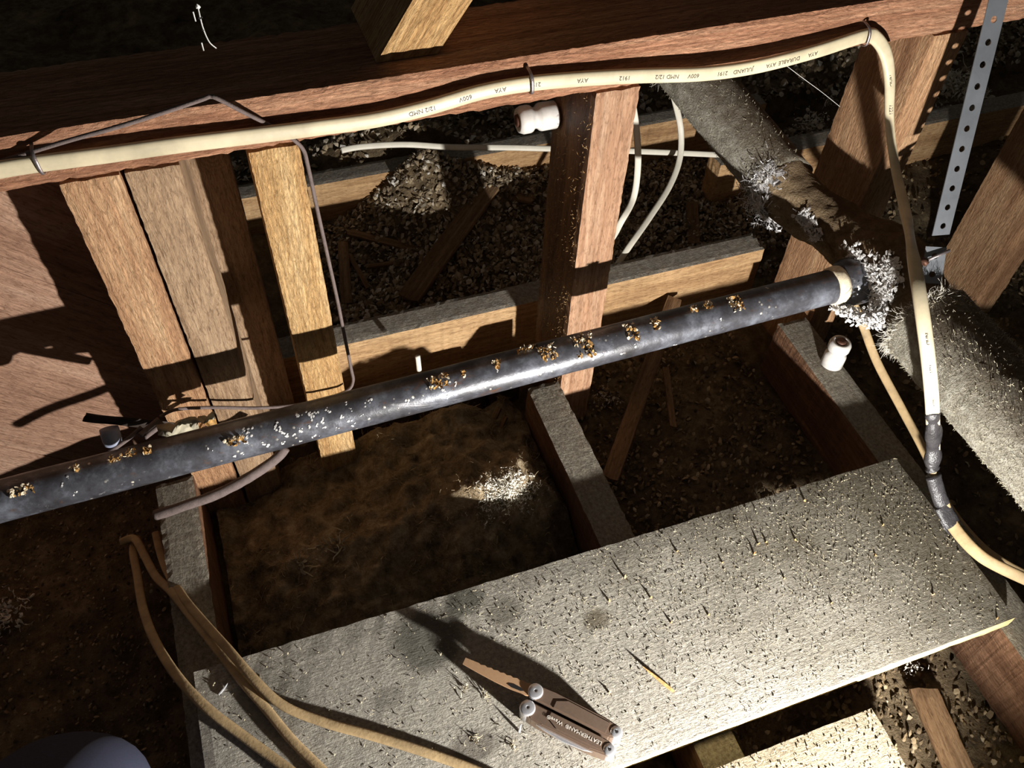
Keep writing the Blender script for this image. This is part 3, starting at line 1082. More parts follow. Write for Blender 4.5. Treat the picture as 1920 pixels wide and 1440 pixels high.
# taped splice
sp = pathpx([(1748, 770, dict(z=.172)), (1750, 800, dict(z=.150)), (1750, 840, dict(z=.113)), (1748, 870, dict(z=.095)), (1749, 882, dict(z=.088))])
kid(tube('tape_wrap', sp, .0082, .0062, M['tape'], up=(-.25, -.55, .65), seg=16, jit=.0012, rad=[.85 + .15 * math.sin(i * .7) + (.1 if 6 < i < 26 else -.1) for i in range(33)]), cab)
sp2 = pathpx([(1750, 892, dict(z=.082)), (1757, 918, dict(z=.066)), (1766, 945, dict(z=.052))])
kid(tube('tape_wrap', sp2, .0078, .0055, M['tape'], up=(-.25, -.55, .65), seg=16, jit=.0008), cab)
sp3 = pathpx([(1766, 948, dict(z=.050)), (1776, 966, dict(z=.044)), (1787, 984, dict(z=.038))])
kid(tube('tape_wrap', sp3, .0098, .0030, M['tape'], up=(-.1, -.3, .9), seg=16, jit=.0010), cab)
tf = pathpx([(1768, 972, dict(z=.036)), (1776, 988, dict(z=.030)), (1783, 997, dict(z=.0235))])
kid(tube('tape_tail', tf, .0045, .0006, M['tape'], up=(-.1, -.3, .9), seg=8), cab)

# second cable slipping behind the splice
c2 = pathpx([(1600, 570, dict(z=.10)), (1618, 610, dict(z=.075)), (1645, 680, dict(z=.045)), (1690, 765, dict(z=.02)), (1735, 850, dict(z=.004)), (1766, 930, dict(z=-.008)), (1820, 1005, dict(z=-.012)), (1880, 1055, dict(z=-.012)), (1990, 1110, dict(z=-.012))])
o, _ = ribbon_cable('loose_cable', c2, .0050, .0027, M['cable_dusty'])
tag(o, 'tan cable passing behind the taped splice from under the lagged pipe', 'cable')

# three cables at lower left
g3 = 'tan cables crossing the left end of the plank'
cA = pathpx([(262, 1010, dict(z=-.075)), (250, 1030, dict(z=-.055)), (258, 1080, dict(z=-.035)), (268, 1140, dict(z=-.015)), (290, 1200, dict(z=.004)), (330, 1265, dict(z=.022)), (385, 1325, dict(z=.0265)), (460, 1383, dict(z=.0245)), (540, 1442, dict(z=.0245)), (620, 1505, dict(z=.026))])
o, _ = ribbon_cable('loose_cable', cA, .0044, .0026, M['cable_dusty'])
tag(o, 'tan cable nearest the denim knee, leftmost of three on the plank', 'cable', g3)
cB = pathpx([(228, 1016, dict(z=-.060)), (252, 1010, dict(z=-.045)), (270, 1040, dict(z=-.032)), (292, 1080, dict(z=-.016)), (322, 1110, dict(z=-.002)), (362, 1160, dict(z=.0085)), (410, 1220, dict(z=.018)), (455, 1278, dict(z=.0235)), (500, 1330, dict(z=.0235)), (545, 1385, dict(z=.0235)), (600, 1440, dict(z=.024)), (660, 1500, dict(z=.026))])
o, _ = ribbon_cable('loose_cable', cB, .0042, .0026, M['cable_dusty'])
tag(o, 'tan cable in the middle of three crossing the plank end', 'cable', g3)
cC = pathpx([(292, 1000, dict(z=-.055)), (302, 1040, dict(z=-.03)), (316, 1075, dict(z=-.012)), (345, 1122, dict(z=.004)), (385, 1170, dict(z=.016)), (430, 1220, dict(z=.027)), (475, 1272, dict(z=.030)), (530, 1322, dict(z=.027)), (610, 1355, dict(z=.0245)), (700, 1380, dict(z=.0245)), (790, 1408, dict(z=.0245)), (880, 1440, dict(z=.0245)), (980, 1485, dict(z=.026))])
o, _ = ribbon_cable('loose_cable', cC, .0042, .0026, M['cable_dusty'])
tag(o, 'tan cable curving farthest right below the pocket tool, of three', 'cable', g3)

# white cables in the back bay
cW = pathpx([(640, 282, dict(Y=1.02)), (680, 275, dict(Y=1.02)), (760, 271, dict(Y=1.02)), (850, 276, dict(Y=1.01)), (960, 277, dict(Y=1.0)), (1100, 281, dict(Y=.97)), (1200, 284, dict(Y=.95)), (1340, 290, dict(Y=.93)), (1440, 296, dict(Y=.92))])
o, _ = ribbon_cable('white_cable', cW, .0042, .0026, M['cable_white'])
tag(o, 'thin white cable stretched across the back bay behind the middle post', 'cable')
cw2 = pathpx([(1150, 40, dict(Y=.80)), (1172, 120, dict(Y=.80)), (1185, 190, dict(Y=.80)), (1194, 250, dict(Y=.80)), (1196, 310, dict(Y=.80)), (1188, 370, dict(Y=.79)), (1165, 415, dict(Y=.77)), (1140, 455, dict(Y=.785))]); cw2.append(cw2[-1] + Vector((-.025, .03, -.06)))
o, _ = ribbon_cable('white_cable', cw2, .0042, .0026, M['cable_white'])
tag(o, 'drooping white cable close behind the middle post edge', 'cable')
cw3 = pathpx([(1215, 40, dict(Y=.94)), (1245, 120, dict(Y=.94)), (1268, 200, dict(Y=.94)), (1277, 250, dict(Y=.93)), (1274, 300, dict(Y=.91)), (1255, 350, dict(Y=.88)), (1220, 405, dict(Y=.84)), (1180, 462, dict(Y=.80)), (1140, 520, dict(Y=.781))]); cw3.append(cw3[-1] + Vector((-.02, .025, -.05)))
o, _ = ribbon_cable('white_cable', cw3, .0044, .0027, M['cable_white'])
tag(o, 'drooping white cable looping down beside the lagged pipe', 'cable')

# thin cloth wire
Yw = dict(Y=.597)
wp = pathpx([(-40, 313, Yw), (0, 303, Yw), (120, 266, dict(Y=.59)), (230, 235, dict(Y=.588)), (330, 203, dict(Y=.59)), (380, 186, dict(Y=.594)), (394, 181, dict(Y=.596)), (410, 186, dict(Y=.594)), (460, 212, dict(Y=.594)), (510, 237, dict(Y=.5975)), (545, 258, dict(Y=.598)),
             (568, 280, dict(Y=.5975)), (577, 310, dict(Y=.597)), (592, 380, dict(Y=.597)), (612, 470, dict(Y=.597)), (632, 560, dict(Y=.597)), (648, 640, dict(Y=.597)), (658, 690, dict(Y=.596)), (662, 715, dict(Y=.594)), (650, 733, dict(Y=.590)), (610, 747, dict(Y=.587)),
             (550, 760, dict(Y=.585)), (480, 765, dict(Y=.586)), (400, 764, dict(Y=.588)), (330, 768, dict(Y=.586)), (300, 782, dict(Y=.582))])
V, F = sweep(catmull(wp, 8), .0017, .0017, (0, -1, 0), 8)
o = mesh_obj('cloth_wire', V, F, M['cloth_wire'], None, True)
tag(o, 'thin grey cloth-covered wire hooked over the beam and down the golden post', 'wire')
w2 = pathpx([(265, 801, dict(Y=.565)), (240, 823, dict(Y=.56)), (205, 848, dict(Y=.555))])
o = tube('cut_wire', w2, .0020, .0020, M['cloth_wire'], seg=8)
tag(o, 'short cut grey wire end lying against the pipe at left', 'wire')
for a, b, lb in (((298, 786), (262, 816), 'thin stub of cut wire beside the crumpled scrap'), ((306, 794), (272, 820), 'thicker stub of cut wire touching the crumpled scrap')):
    o = tube('wire_stub', pathpx([(*a, dict(Y=.572)), ((a[0] + b[0]) / 2, (a[1] + b[1]) / 2, dict(Y=.566)), (*b, dict(Y=.558))]), .0026, .0026, M['cloth_wire'], seg=8)
    tag(o, lb, 'wire')
w3 = pathpx([(535, 840, dict(Y=.54)), (515, 862, dict(Y=.535)), (470, 893, dict(Y=.525)), (410, 925, dict(Y=.52)), (350, 947, dict(Y=.52)), (292, 966, dict(Y=.525))])
o = tube('cloth_cable', w3, .0052, .0052, M['cloth_wire'], seg=12, jit=.0005)
tag(o, 'grey cloth-covered cable curving out below the iron pipe at left', 'cable')

# ================================================================== PORCELAIN KNOBS
def knob(name, M4, label):
    r = empty(name, M4.translation, label, 'insulator', 'porcelain wiring knobs')
    bpy.context.view_layer.update()
    R_ = .0135
    kid(lathe('body', [(R_ * .8, 0), (R_, .002), (R_, .017), (R_ * .95, .019), (R_ * .76, .0215), (R_ * .76, .0245), (R_ * .95, .027), (R_, .029), (R_, .036), (R_ * .86, .040), (R_ * .6, .0405), (R_ * .5, .038)], M['porcelain'], M4, seg=32), r)
    kid(lathe('nail_head', [(.0058, .037), (.0062, .040), (.0058, .0418), (.003, .0424)], M['nailhead'], M4, seg=16), r)
    return r
knob('porcelain_knob', along(at(1043, 214, X=.3015), (-1, 0, .0)), 'white porcelain knob nailed to the side of the middle post under the beam')
kp = at(1558, 684, z=0.0)
knob('porcelain_knob', along(kp + Vector((0, 0, .0005)), (.03, .05, 1)), 'white porcelain knob standing upright on a joist below the pipe joint')

# ================================================================== POCKET TOOL
ta = (at(1003, 1297, z=.037) + at(990, 1327, z=.037)) / 2; tb = (at(1155, 1375, z=.037) + at(1143, 1402, z=.037)) / 2
TL = (tb - ta).length
tx = (tb - ta); tx.z = 0; tx.normalize()
tz = Vector((0, 0, 1)); ty = tz.cross(tx)
T0 = Vector((ta.x, ta.y, .0206))
TM = Matrix((tx, ty, tz)).transposed().to_4x4(); TM.translation = T0
tool = empty('pocket_multitool', T0, 'folded steel pocket multitool with one serrated blade out, lying on the plank', 'tool')
bpy.context.view_layer.update()


def prism(name, outline, z0, z1, mat, bev=.0008, M4=TM, holes=None):
    bm = bmesh.new()
    vsb = [bm.verts.new((x, y, z0)) for x, y in outline]
    f = bm.faces.new(vsb)
    if f.normal.z > 0:
        f.normal_flip()
    r = bmesh.ops.extrude_face_region(bm, geom=[f])
    for v in r['geom']:
        if isinstance(v, bmesh.types.BMVert):
            v.co.z = z1
    bmesh.ops.recalc_face_normals(bm, faces=bm.faces)
    if bev:
        bmesh.ops.bevel(bm, geom=[e for e in bm.edges], offset=bev, segments=2, affect='EDGES', clamp_overlap=True)
    me = bpy.data.meshes.new(name); bm.to_mesh(me); bm.free()
    me.materials.append(mat)
    o = bpy.data.objects.new(name, me); link(o)
    o.matrix_world = M4
    return kid(o, tool)


HW = .0158
# two handles, side by side
for s in (1, -1):
    ol = [(-.004, s * .0015), (.004, s * .0012), (TL - .004, s * .0012), (TL + .002, s * .0035), (TL + .002, s * HW * .86), (TL * .8, s * HW), (TL * .22, s * HW * 1.03), (.006, s * HW * .98), (-.005, s * HW * .86), (-.0075, s * .008)]
    prism('handle', ol if s > 0 else ol[::-1], .0, .0168, M['steel'], .0012)
    # raised outer scale
    ol = [(.020, s * .002), (TL - .008, s * .002), (TL - .007, s * HW * .80), (.030, s * HW * .86), (.020, s * HW * .55)]
    prism('handle_scale', ol if s > 0 else ol[::-1], .0165, .0176, M['steel'], .0004)
    for xx, rr in ((.0, .0068), (TL, .0058)):
        kid(lathe('pivot', [(rr * 1.0, -.0005), (rr * 1.05, .0165), (rr, .0182), (rr * .92, .0187), (rr * .86, .0189), (rr * .3, .01893), (.0012, .01893), (.0011, .0186)] if xx == 0 else [(rr * .9, -.0005), (rr, .002), (rr, .0150), (rr * .86, .0170), (rr * .78, .0174), (rr * .3, .0175), (.0014, .0175), (.0013, .0171)], M['steel_bright'], TM @ Matrix.Translation((xx, s * .0082, 0))), tool)
        kid(lathe('pivot_socket', [(.0009, .0160), (.0009, .01885 if xx == 0 else .0177)], M['dark'], TM @ Matrix.Translation((xx, s * .0082, 0)), seg=8), tool)
# closed blade edge in the nearer handle with its thumb slot
prism('thumb_slot', [(.022, -HW * .55), (.028, -HW * .45), (.038, -HW * .62), (.040, -HW * .74), (.034, -HW * .78), (.026, -HW * .72)], .0168, .0172, M['dark'], 0)
prism('closed_blade', [(.012, -HW * 1.02), (TL - .012, -HW * .98), (TL - .02, -HW * 1.12), (TL * .5, -HW * 1.22), (.02, -HW * 1.12)], .0105, .0128, M['steel_bright'], .0003)
# open serrated blade: runs on from the upper pivot
tip = at(870, 1242, z=.0335)
lt = TM.inverted() @ tip
pv = Vector((.002, .0082)); tp = Vector((lt.x, lt.y)); bd = (tp - pv); BL = bd.length; bd.normalize(); bn = Vector((-bd.y, bd.x))
if bn.y < 0: bn = -bn
def bp(u, v):
    q = pv + bd * (u * BL) + bn * v
    return (q.x, q.y)
bl = []
nS = 22
for k in range(nS + 1):      # toothed edge, pivot to tip
    t = k / nS
    wv = .0052 - .0018 * t
    bl.append(bp(.04 + .96 * t, wv - (.0009 if (k % 2 and .12 < t < .8) else 0)))
spine = [bp(1.0, -.0030), bp(.8, -.0046), bp(.55, -.0062), bp(.3, -.0070), bp(.12, -.0066), bp(.0, -.004)]
prism('open_blade', bl + spine, .0150, .0168, M['blade_steel'], .0002)
prism('thumb_hole', [bp(.38, -.0042), bp(.36, -.0026), bp(.30, -.0016), bp(.20, -.0022), bp(.16, -.0038), bp(.20, -.0050), bp(.32, -.0052)], .0166, .0171, M['dark'], 0)
# lettering, upside down from the camera
tm = TM @ Matrix.Translation((TL * .57, -.0072, .01780)) @ Matrix.Rotation(math.pi, 4, 'Z')
kid(text_mesh('engraved_lettering', 'LEATHERMAN\u00ae  Wave\u00ae', .0048, M['engrave'], tm, None, .00004), tool)

# ================================================================== PERSON (kneeling leg, denim)
kn = at(165, 1342, z=.10)
hip = Vector((-.36, -.22, .40)); ank = Vector((-.42, -.30, -.04))
me = bpy.data.meshes.new('person')
chain = [hip, hip.lerp(kn, .5) + Vector((0, 0, .015)), kn + Vector((-.030, -.040, -.045)), kn + Vector((-.030, -.030, -.085)), kn.lerp(ank, .5) + Vector((-.01, 0, -.075)), ank + Vector((0, 0, -.02)), ank + Vector((0, -.10, .0))]
rad = [.105, .090, .066, .062, .058, .045, .035]
bm = bmesh.new()
sk = bm.verts.layers.skin.verify()
vv = [bm.verts.new(c) for c in chain]
for a, b in zip(vv, vv[1:]):
    bm.edges.new((a, b))
for v, r in zip(vv, rad):
    v[sk].radius = (r, r)
vv[0][sk].use_root = True
bm.to_mesh(me); bm.free()
pe = bpy.data.objects.new('person', me); link(pe)
pe.modifiers.new('skin', 'SKIN').use_smooth_shade = True
sm = pe.modifiers.new('sub', 'SUBSURF'); sm.levels = 3; sm.render_levels = 3
me.materials.append(M['denim'])
tag(pe, 'dark blue denim knee of a kneeling person at the lower left corner', 'person')

# ================================================================== LOOSE WOOD
def lath(a, b, w_, t_, label, mat='lath', cat='lath', up=(0, 0, 1), name='lath_strip'):
    a = Vector(a); b = Vector(b)
    wd = (b - a).cross(Vector(up)).normalized()
    o = timber(name, a, b, wd, w_, t_, M[mat], step=.01, bev=.0006, ends_rough=.006)
    tag(o, label, cat)
    return o
lath(at(1143, 898, z=-.070), at(1265, 560, z=-.045), .021, .007, 'dark lath leaning across the bay right of the middle joist')
lath(at(1262, 800, z=-.074), at(1248, 690, z=-.072), .009, .005, 'thin dark stick beside the leaning lath')
lath(at(1730, 1292, z=-.078), at(1800, 1450, z=-.074), .030, .007, 'tan lath lying in the bay beside the pale plank')
lath(at(765, 560, z=-.060), at(918, 350, z=-.030), .033, .008, 'grey split plank with torn end leaning in the back bay')
lath(at(780, 373, z=-.028), at(866, 364, z=-.030), .012, .010, 'short pale wood offcut lying in the flakes', 'lath_pale', 'offcut', name='wood_offcut')
lath(at(700, 395, z=-.055), at(772, 458, z=-.062), .020, .006, 'small dark lath crossing the flakes left of the split plank')
lath(at(655, 436, z=-.060), at(790, 470, z=-.064), .014, .006, 'dark lath lying level left of the split plank')
lath(at(643, 455, z=-.066), at(650, 570, z=-.068), .016, .006, 'dark lath beside the golden post in the back bay')
lath(at(655, 478, z=-.068), at(690, 540, z=-.068), .008, .005, 'thin stick of wood on the flakes near the golden post')
lath(at(690, 500, z=-.068), at(760, 490, z=-.068), .008, .005, 'tiny dark stick lying flat among back bay flakes')
lath(at(1300, 455, z=-.070), at(1297, 380, z=-.064), .020, .006, 'short dark lath between white cable and lagged pipe')
lath(at(1000, 375, z=-.05), at(870, 350, z=-.05), .020, .007, 'dark lath behind the split plank end')
lath(at(905, 830, z=-.072), at(935, 765, z=-.045), .008, .006, 'thin stick standing by the middle joist, left of two')
lath(at(925, 832, z=-.072), at(948, 780, z=-.045), .007, .006, 'thin stick standing by the middle joist, right of two')
o = tube('wood_peg', pathpx([(786, 694, dict(Y=.66)), (783, 668, dict(Y=.66))]), .0032, .0026, M['fiber_white'], seg=8)
tag(o, 'small pale peg standing behind the iron pipe', 'peg')

# bricks of the party wall deep behind the pipe
# (small dark bricks glimpsed under the pipe between golden post and middle joist)
pad = empty('brick_footing', (.13, .70, -.06), 'row of dark bricks low behind the iron pipe', 'bricks')
bpy.context.view_layer.update()
M['brick'] = plain('dark_brick', srgb(96, 72, 60), .9, nscale=80, var=.4, bump=.6)  # plain dark brown brick
for i in range(5):
    V, F = grid_box(.044, .03, .06, seed=40 + i, bev=.002, rough=.001)
    b_ = mesh_obj('brick', V, F, M['brick'])
    b_.location = (.065 + i * .047, .672, -.071)
    kid(b_, pad)

# crumpled scrap, bracket and cap beside the pipe at left
sc = at(352, 800, Y=.56)
V = []; F = []
for i in range(13):
    for j in range(9):
        u = (i - 6) / 6; v = (j - 4) / 4
        q = Vector((u * .024, 0, v * .011))
        q = q * 1.05 + Vector((.006 * noise.noise(Vector((u * 2, v * 2, 1))), .018 * noise.noise(Vector((u * 2.6, v * 2.4, 5))) - .004 * v, .007 * noise.noise(Vector((u * 2.5, v * 1.2, 9)))))
        V.append(sc + q)
hole = lambda i, j: (8 <= i <= 10 and 1 <= j <= 3)
for i in range(12):
    for j in range(8):
        if hole(i, j): continue
        a = i * 9 + j
        F.append((a, a + 9, a + 10, a + 1))
o = mesh_obj('crumpled_scrap', V, F, [M['fiber_grey'], M['rust']], None, True)
for p in o.data.polygons:
    c = p.center - sc
    if c.x > .009 and c.z < .004:
        p.material_index = 1
md = o.modifiers.new('thick', 'SOLIDIFY'); md.thickness = .0012
tag(o, 'crumpled pale scrap with a brown torn hole behind the pipe', 'scrap')
br0 = at(157, 783, Y=.575); br1 = at(330, 800, Y=.585)
bk = empty('wall_bracket', br0, 'flat dark iron bracket with a blue-grey cap beside the left sheathing', 'bracket')
bpy.context.view_layer.update()
kid(timber('bar', br0, br1, (0, 0, 1), .011, .004, M['iron'], step=.01), bk)
cp = at(204, 803, Y=.572)
kid(lathe('cap', [(.0085, 0), (.0088, .004), (.0086, .012), (.0078, .016), (.005, .0185), (.001, .019)], M['bluecap'], along(cp, at(213, 835, Y=.562) - cp)), bk)

# splinters and chips standing on the plank
rng = random.Random(21)
def splinter(px, py, ln, lean, mat, label, grp, r=.0009, name='wood_splinter'):
    p = at(px, py, z=.0204)
    d = Vector(lean).normalized()
    c = [p - d * .0006, p + d * ln * .5 + Vector((rng.gauss(0, .0006), rng.gauss(0, .0006), 0)), p + d * ln]
    V, F = sweep(catmull(c, 3), r, r * .6, (0, -1, .2), 6, 0, [1, 1.2, 1.2, 1, .8, .5, .25])
    o = mesh_obj(name, V, F, M[mat])
    tag(o, label, 'splinter', grp)
    return o
gs = 'splinters standing in the dust of the big plank'
for px, py, ln in ((1172, 1083, .011), (1142, 1127, .008), (1220, 1121, .009), (1258, 1167, .008), (1142, 1299, .008), (1421, 1020, .010), (1436, 1017, .007), (1414, 1040, .009), (1492, 1013, .008), (1328, 1153, .006), (1748, 1115, .008), (1270, 1033, .007), (1655, 985, .007), (1355, 1055, .005), (1470, 1085, .005), (1640, 1040, .005), (1560, 1130, .004), (1870, 1160, .007), (1510, 940, .007)):
    splinter(px, py, ln * .42, (rng.gauss(0, .15), rng.gauss(0, .2), 1), 'splinter', 'tiny splinter standing upright in the dust of the big plank', gs)
splinter(1262, 1296, .034, (at(1203, 1248, z=.026) - at(1262, 1296, z=.0205)), 'splinter', 'long golden wood splinter lying right of the pocket tool', None, .0016)
for px, py, ln, lb in ((974, 1372, .008, 'small curled metal shaving nearest the pocket tool'), (411, 1302, .012, 'bright metal sliver between the two left cables'),):
    o = splinter(px, py, ln, (.3, .4, .7) if px > 900 else (.75, .6, .15), 'steel_bright', lb, None, .0010, 'metal_sliver')
    o['category'] = 'shaving'
# clumps of sawdust with curls
def clump(px, py, n, r, label):
    V = []; F = []
    c = at(px, py, z=.0206)
    for i in range(n):
        p = c + Vector((rng.gauss(0, r), rng.gauss(0, r), abs(rng.gauss(0, r * .5))))
        fibre(V, F, p, Vector((rng.gauss(0, 1), rng.gauss(0, 1), rng.gauss(.3, .7))), rng.uniform(.002, .006), .0005, rng, 1.)
    o = mesh_obj('sawdust_curl', V, F, M['sawdust'])
    tag(o, label, 'shavings', 'sawdust curls on the big plank')
for px, py, lb in ((870, 1290, 'pale sawdust curl just left of the blade'), (912, 1303, 'pale sawdust curl under the blade'), (893, 1387, 'pale sawdust curl left of the metal shaving'), (962, 1396, 'pale sawdust curl below the metal shaving'), (808, 1412, 'pale sawdust curl beside the right tan cable')):
    clump(px, py, 16, .0022, lb)

# ================================================================== LOOSE STUFF
rng = random.Random(77)
# sawdust grit on both planks
V = []; F = []
for i in range(8500):
    x = rng.uniform(-.148, .610); y = rng.uniform(.168, .366)
    dens = .18 + .9 * math.exp(-((x - .44) / .14) ** 2 - ((y - .29) / .06) ** 2) + .35 * (x > .1)
    if rng.random() > dens: continue
    p = Vector((x, y, .0203 + rng.random() * .0006))
    if rng.random() < .45:
        fibre(V, F, p, Vector((rng.gauss(0, 1), rng.gauss(0, 1), rng.uniform(-.1, .5))), rng.uniform(.0012, .0042), rng.uniform(.00018, .0004), rng, .5, 2)
    else:
        flake(V, F, p, rng.uniform(.0004, .0011), Vector((rng.gauss(0, .5), rng.gauss(0, .5), 1)), rng, .5)
o = mesh_obj('sawdust_grit', V, F, M['sawdust'], None, False, 'stuff')
tag(o, 'pale sawdust and grit scattered over the big plank', 'sawdust')
V = []; F = []
for i in range(2200):
    p = P2.matrix_world @ Vector((rng.uniform(-.19, .195), rng.uniform(-.066, .066), .0098 + rng.random() * .0006))
    flake(V, F, p, rng.uniform(.0005, .0015), Vector((rng.gauss(0, .6), rng.gauss(0, .6), 1)), rng, .5)
o = mesh_obj('plank_grit', V, F, M['sawdust'], None, False, 'stuff')
tag(o, 'pale grit on the small plank at bottom right', 'sawdust')

# brown mineral wool in the middle bay
def wool_h(x, y):
    q = Vector((x, y, .3))
    return max(-.099, -.088 + mound(x, y) - (.05 if (y > .635 and x < .24) else 0.) + .030 * noise.noise(q * 9) + .016 * noise.noise(q * 18) + .012 * noise.noise(q * 40) + .006 * noise.noise(q * 95) + .0015 * noise.noise(q * 260))
wo = height_grid('mineral_wool', -.122, .258, .10, .735, .0030, wool_h, M['wool'], 'stuff')
tag(wo, 'brown mineral wool heaped in the bay left of the middle joist', 'insulation')
V = []; F = []
for i in range(9000):
    x = rng.uniform(-.12, .255); y = rng.uniform(.33, .73)
    fibre(V, F, Vector((x, y, wool_h(x, y) - .001)), Vector((rng.gauss(0, 1), rng.gauss(0, 1), rng.uniform(0, .8))), rng.uniform(.004, .013), rng.uniform(.0002, .0005), rng, .9)
o = mesh_obj('wool_fibres', V, F, M['fiber_brown'], None, False, 'stuff')
kid(o, wo)
# pale tuft on top of the heap
V = []; F = []
tc = Vector((.190, .471))
for i in range(900):
    x = tc.x + rng.gauss(0, .016); y = tc.y + rng.gauss(0, .0085)
    fibre(V, F, Vector((x, y, wool_h(x, y) + rng.uniform(0, .004))), Vector((rng.gauss(0, 1), rng.gauss(0, 1), rng.uniform(-.1, .8))), rng.uniform(.004, .009), rng.uniform(.0004, .0010), rng, 1.7, 6)
o = mesh_obj('pale_tuft', V, F, M['fiber_white'], None, False, 'stuff')
tag(o, 'bright white tuft of fibre on the brown mineral wool', 'insulation', 'white tufts of fibre')
for px, py, lb in ((600, 1060, 'pale shredded curls on the mineral wool, middle of three'), (640, 1052, 'pale shredded curls on the mineral wool, nearest the middle joist'), (575, 1085, 'pale shredded curls on the mineral wool, nearest the plank')):
    V = []; F = []
    c = at(px, py, z=-.075)
    for i in range(22):
        p = c + Vector((rng.gauss(0, .006), rng.gauss(0, .005), 0)); p.z = wool_h(p.x, p.y)
        fibre(V, F, p, Vector((rng.gauss(0, 1), rng.gauss(0, 1), .5)), rng.uniform(.008, .02), .0009, rng, .9, 4)
    o = mesh_obj('shredded_paper_curl', V, F, M['fiber_grey'])
    tag(o, lb, 'scrap', 'pale curls on the mineral wool')

# loose flakes: right bay, back bays, left bay
def flakes(name, region, n, rr, label, parent=None, mat='flakes'):
    V = []; F = []
    x0, x1, y0, y1 = region
    for i in range(n):
        x = rng.uniform(x0, x1); y = rng.uniform(y0, y1)
        p = Vector((x, y, floor_h(x, y) + rng.uniform(0, .006)))
        flake(V, F, p, rng.uniform(*rr), Vector((rng.gauss(0, .8), rng.gauss(0, .8), 1)), rng, rng.uniform(.1, .7))
    o = mesh_obj(name, V, F, M[mat], None, False, 'stuff')
    tag(o, label, 'loose fill')
flakes('loose_fill', (.303, .602, -.1, .735), 5200, (.0015, .0052), 'dim curled flakes filling the bay right of the middle joist', None, 'flakes_brown_shaded')
flakes('loose_fill', (.05, .95, .78, 1.06), 15000, (.002, .0066), 'curled pale flakes heaped between the two header beams')
flakes('loose_fill', (-.4, 1.7, 1.10, 1.46), 9500, (.003, .0085), 'flakes spread behind the farther header beam')
flakes('loose_fill', (.66, 1.5, .2, .93), 3500, (.002, .006), 'shade-coloured flakes in the bay right of the knob joist', None, 'flakes_brown_shaded')
flakes('loose_fill', (-.6, -.175, .05, .69), 7000, (.0008, .0030), 'brown crumbs in the bay under the denim knee', None, 'flakes_brown_shaded')

# cobweb threads
def web(lst, label, r=.00022, bits=0):
    c = catmull(pathpx(lst), 5)
    V, F = sweep(c, r, r, (0, -1, 0), 4)
    for i in range(bits):
        q = rng.choice(c)
        flake(V, F, q, rng.uniform(.0008, .002), Vector((rng.gauss(0, 1), rng.gauss(0, 1), rng.gauss(0, 1))), rng)
    o = mesh_obj('cobweb_thread', V, F, M['cobweb'])
    tag(o, label, 'cobweb')
web([(1473, 122, dict(Y=.598)), (1510, 150, dict(Y=.61)), (1540, 172, dict(Y=.62)), (1575, 200, dict(Y=.64))], 'white cobweb thread from the cable to the brown post')
web([(371, 12, dict(Y=.60)), (380, 50, dict(Y=.60)), (392, 78, dict(Y=.61)), (405, 90, dict(Y=.62))], 'bright cobweb with flecks above the hooked wire', .0004, 7)
web([(362, 22, dict(Y=.60)), (367, 40, dict(Y=.60))], 'short bright cobweb thread, upper one at top left', .0004)
web([(378, 80, dict(Y=.60)), (382, 95, dict(Y=.60))], 'short bright cobweb thread, lower one at top left', .0004)

web([(800, 862, dict(Y=.63)), (801, 838, dict(Y=.63))], 'short glassy thread over the mineral wool, left one', .0003)
web([(812, 880, dict(Y=.62)), (814, 848, dict(Y=.62))], 'short glassy thread over the mineral wool, right one', .0003)


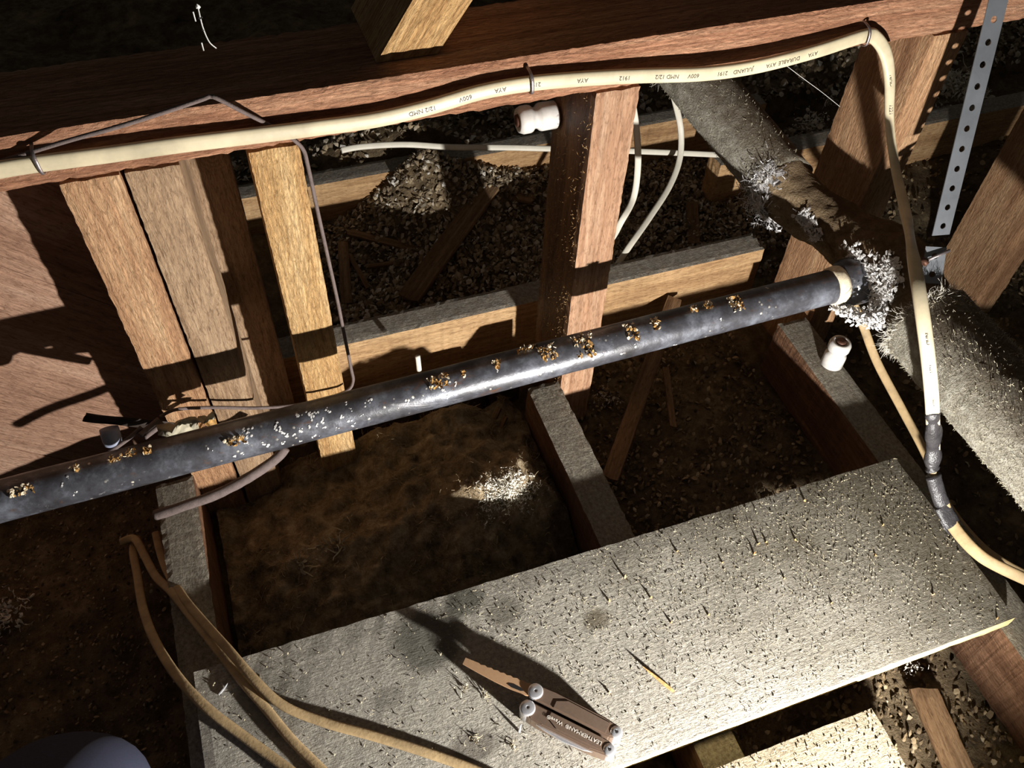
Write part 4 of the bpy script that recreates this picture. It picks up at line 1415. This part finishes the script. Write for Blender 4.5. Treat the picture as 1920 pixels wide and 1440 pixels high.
# white fibre tufts lying about
def tuft(c, n, r, label, up=.5):
    V = []; F = []
    for i in range(n):
        p = c + Vector((rng.gauss(0, r), rng.gauss(0, r), abs(rng.gauss(0, r * up))))
        if rng.random() < .5:
            fibre(V, F, p, Vector((rng.gauss(0, 1), rng.gauss(0, 1), rng.gauss(.2, .6))), rng.uniform(.5, 1.2) * r, r * .06, rng, 1.4, 4)
        else:
            flake(V, F, p, rng.uniform(.1, .3) * r, Vector((rng.gauss(0, 1), rng.gauss(0, 1), rng.gauss(.4, 1))), rng, .4)
    o = mesh_obj('white_tuft', V, F, M['fiber_white'], None, False, 'stuff')
    tag(o, label, 'insulation', 'white tufts of fibre')


def on_floor(px, py, dz=.0):
    p = at(px, py, z=-.03)
    for k in range(12):
        p = at(px, py, z=floor_h(p.x, p.y) + dz)
    return p


tuft(on_floor(1525, 235, .03), 160, .016, 'white tuft in the dark behind the lagged pipe, nearer one')
tuft(on_floor(1555, 190, .035), 60, .010, 'small white tuft in the dark behind the lagged pipe, upper one')
tuft(on_floor(1790, 165, .04), 260, .026, 'big white tuft between the brown post and the perforated strap')
tuft(on_floor(1765, 205, .03), 60, .010, 'small white tuft just left of the perforated strap')
tuft(on_floor(-8, 1160, .01), 260, .014, 'white tuft at the left edge in the dirt bay')
tuft(on_floor(1705, 1245, .012), 60, .007, 'white crumb under the near edge of the big plank')
tuft(on_floor(1140, 750, .02), 60, .008, 'greyish tuft at the foot of the middle post')


# ------------------------------------------------------------------ nest small pieces under the part they sit on
bpy.context.view_layer.update()


def centre(o):
    return o.matrix_world @ (sum((Vector(c) for c in o.bound_box), Vector()) / 8)


def nest(root, child, parent):
    ch = [o for o in root.children if o.name.split('.')[0] == child]
    ps = [o for o in root.children if o.name.split('.')[0] == parent]
    for c in ch:
        p = min(ps, key=lambda q: (centre(q) - centre(c)).length)
        mw = c.matrix_world.copy()
        c.parent = p
        c.matrix_parent_inverse = p.matrix_world.inverted()
        c.matrix_basis = mw


nest(tool, 'thumb_hole', 'open_blade')
nest(tool, 'pivot_socket', 'pivot')
nest(tool, 'handle_scale', 'handle')
nest(tool, 'thumb_slot', 'handle')
nest(tool, 'engraved_lettering', 'handle')
nest(cab, 'printed_legend', 'sheath')
nest(pipe, 'lead_seal', 'hub')
nest(pipe, 'rust_blister', 'barrel')
nest(ST, 'nut', 'bolt')
for k_ in [o for o in bpy.data.objects if o.name.startswith('porcelain_knob')]:
    nest(k_, 'nail_head', 'body')
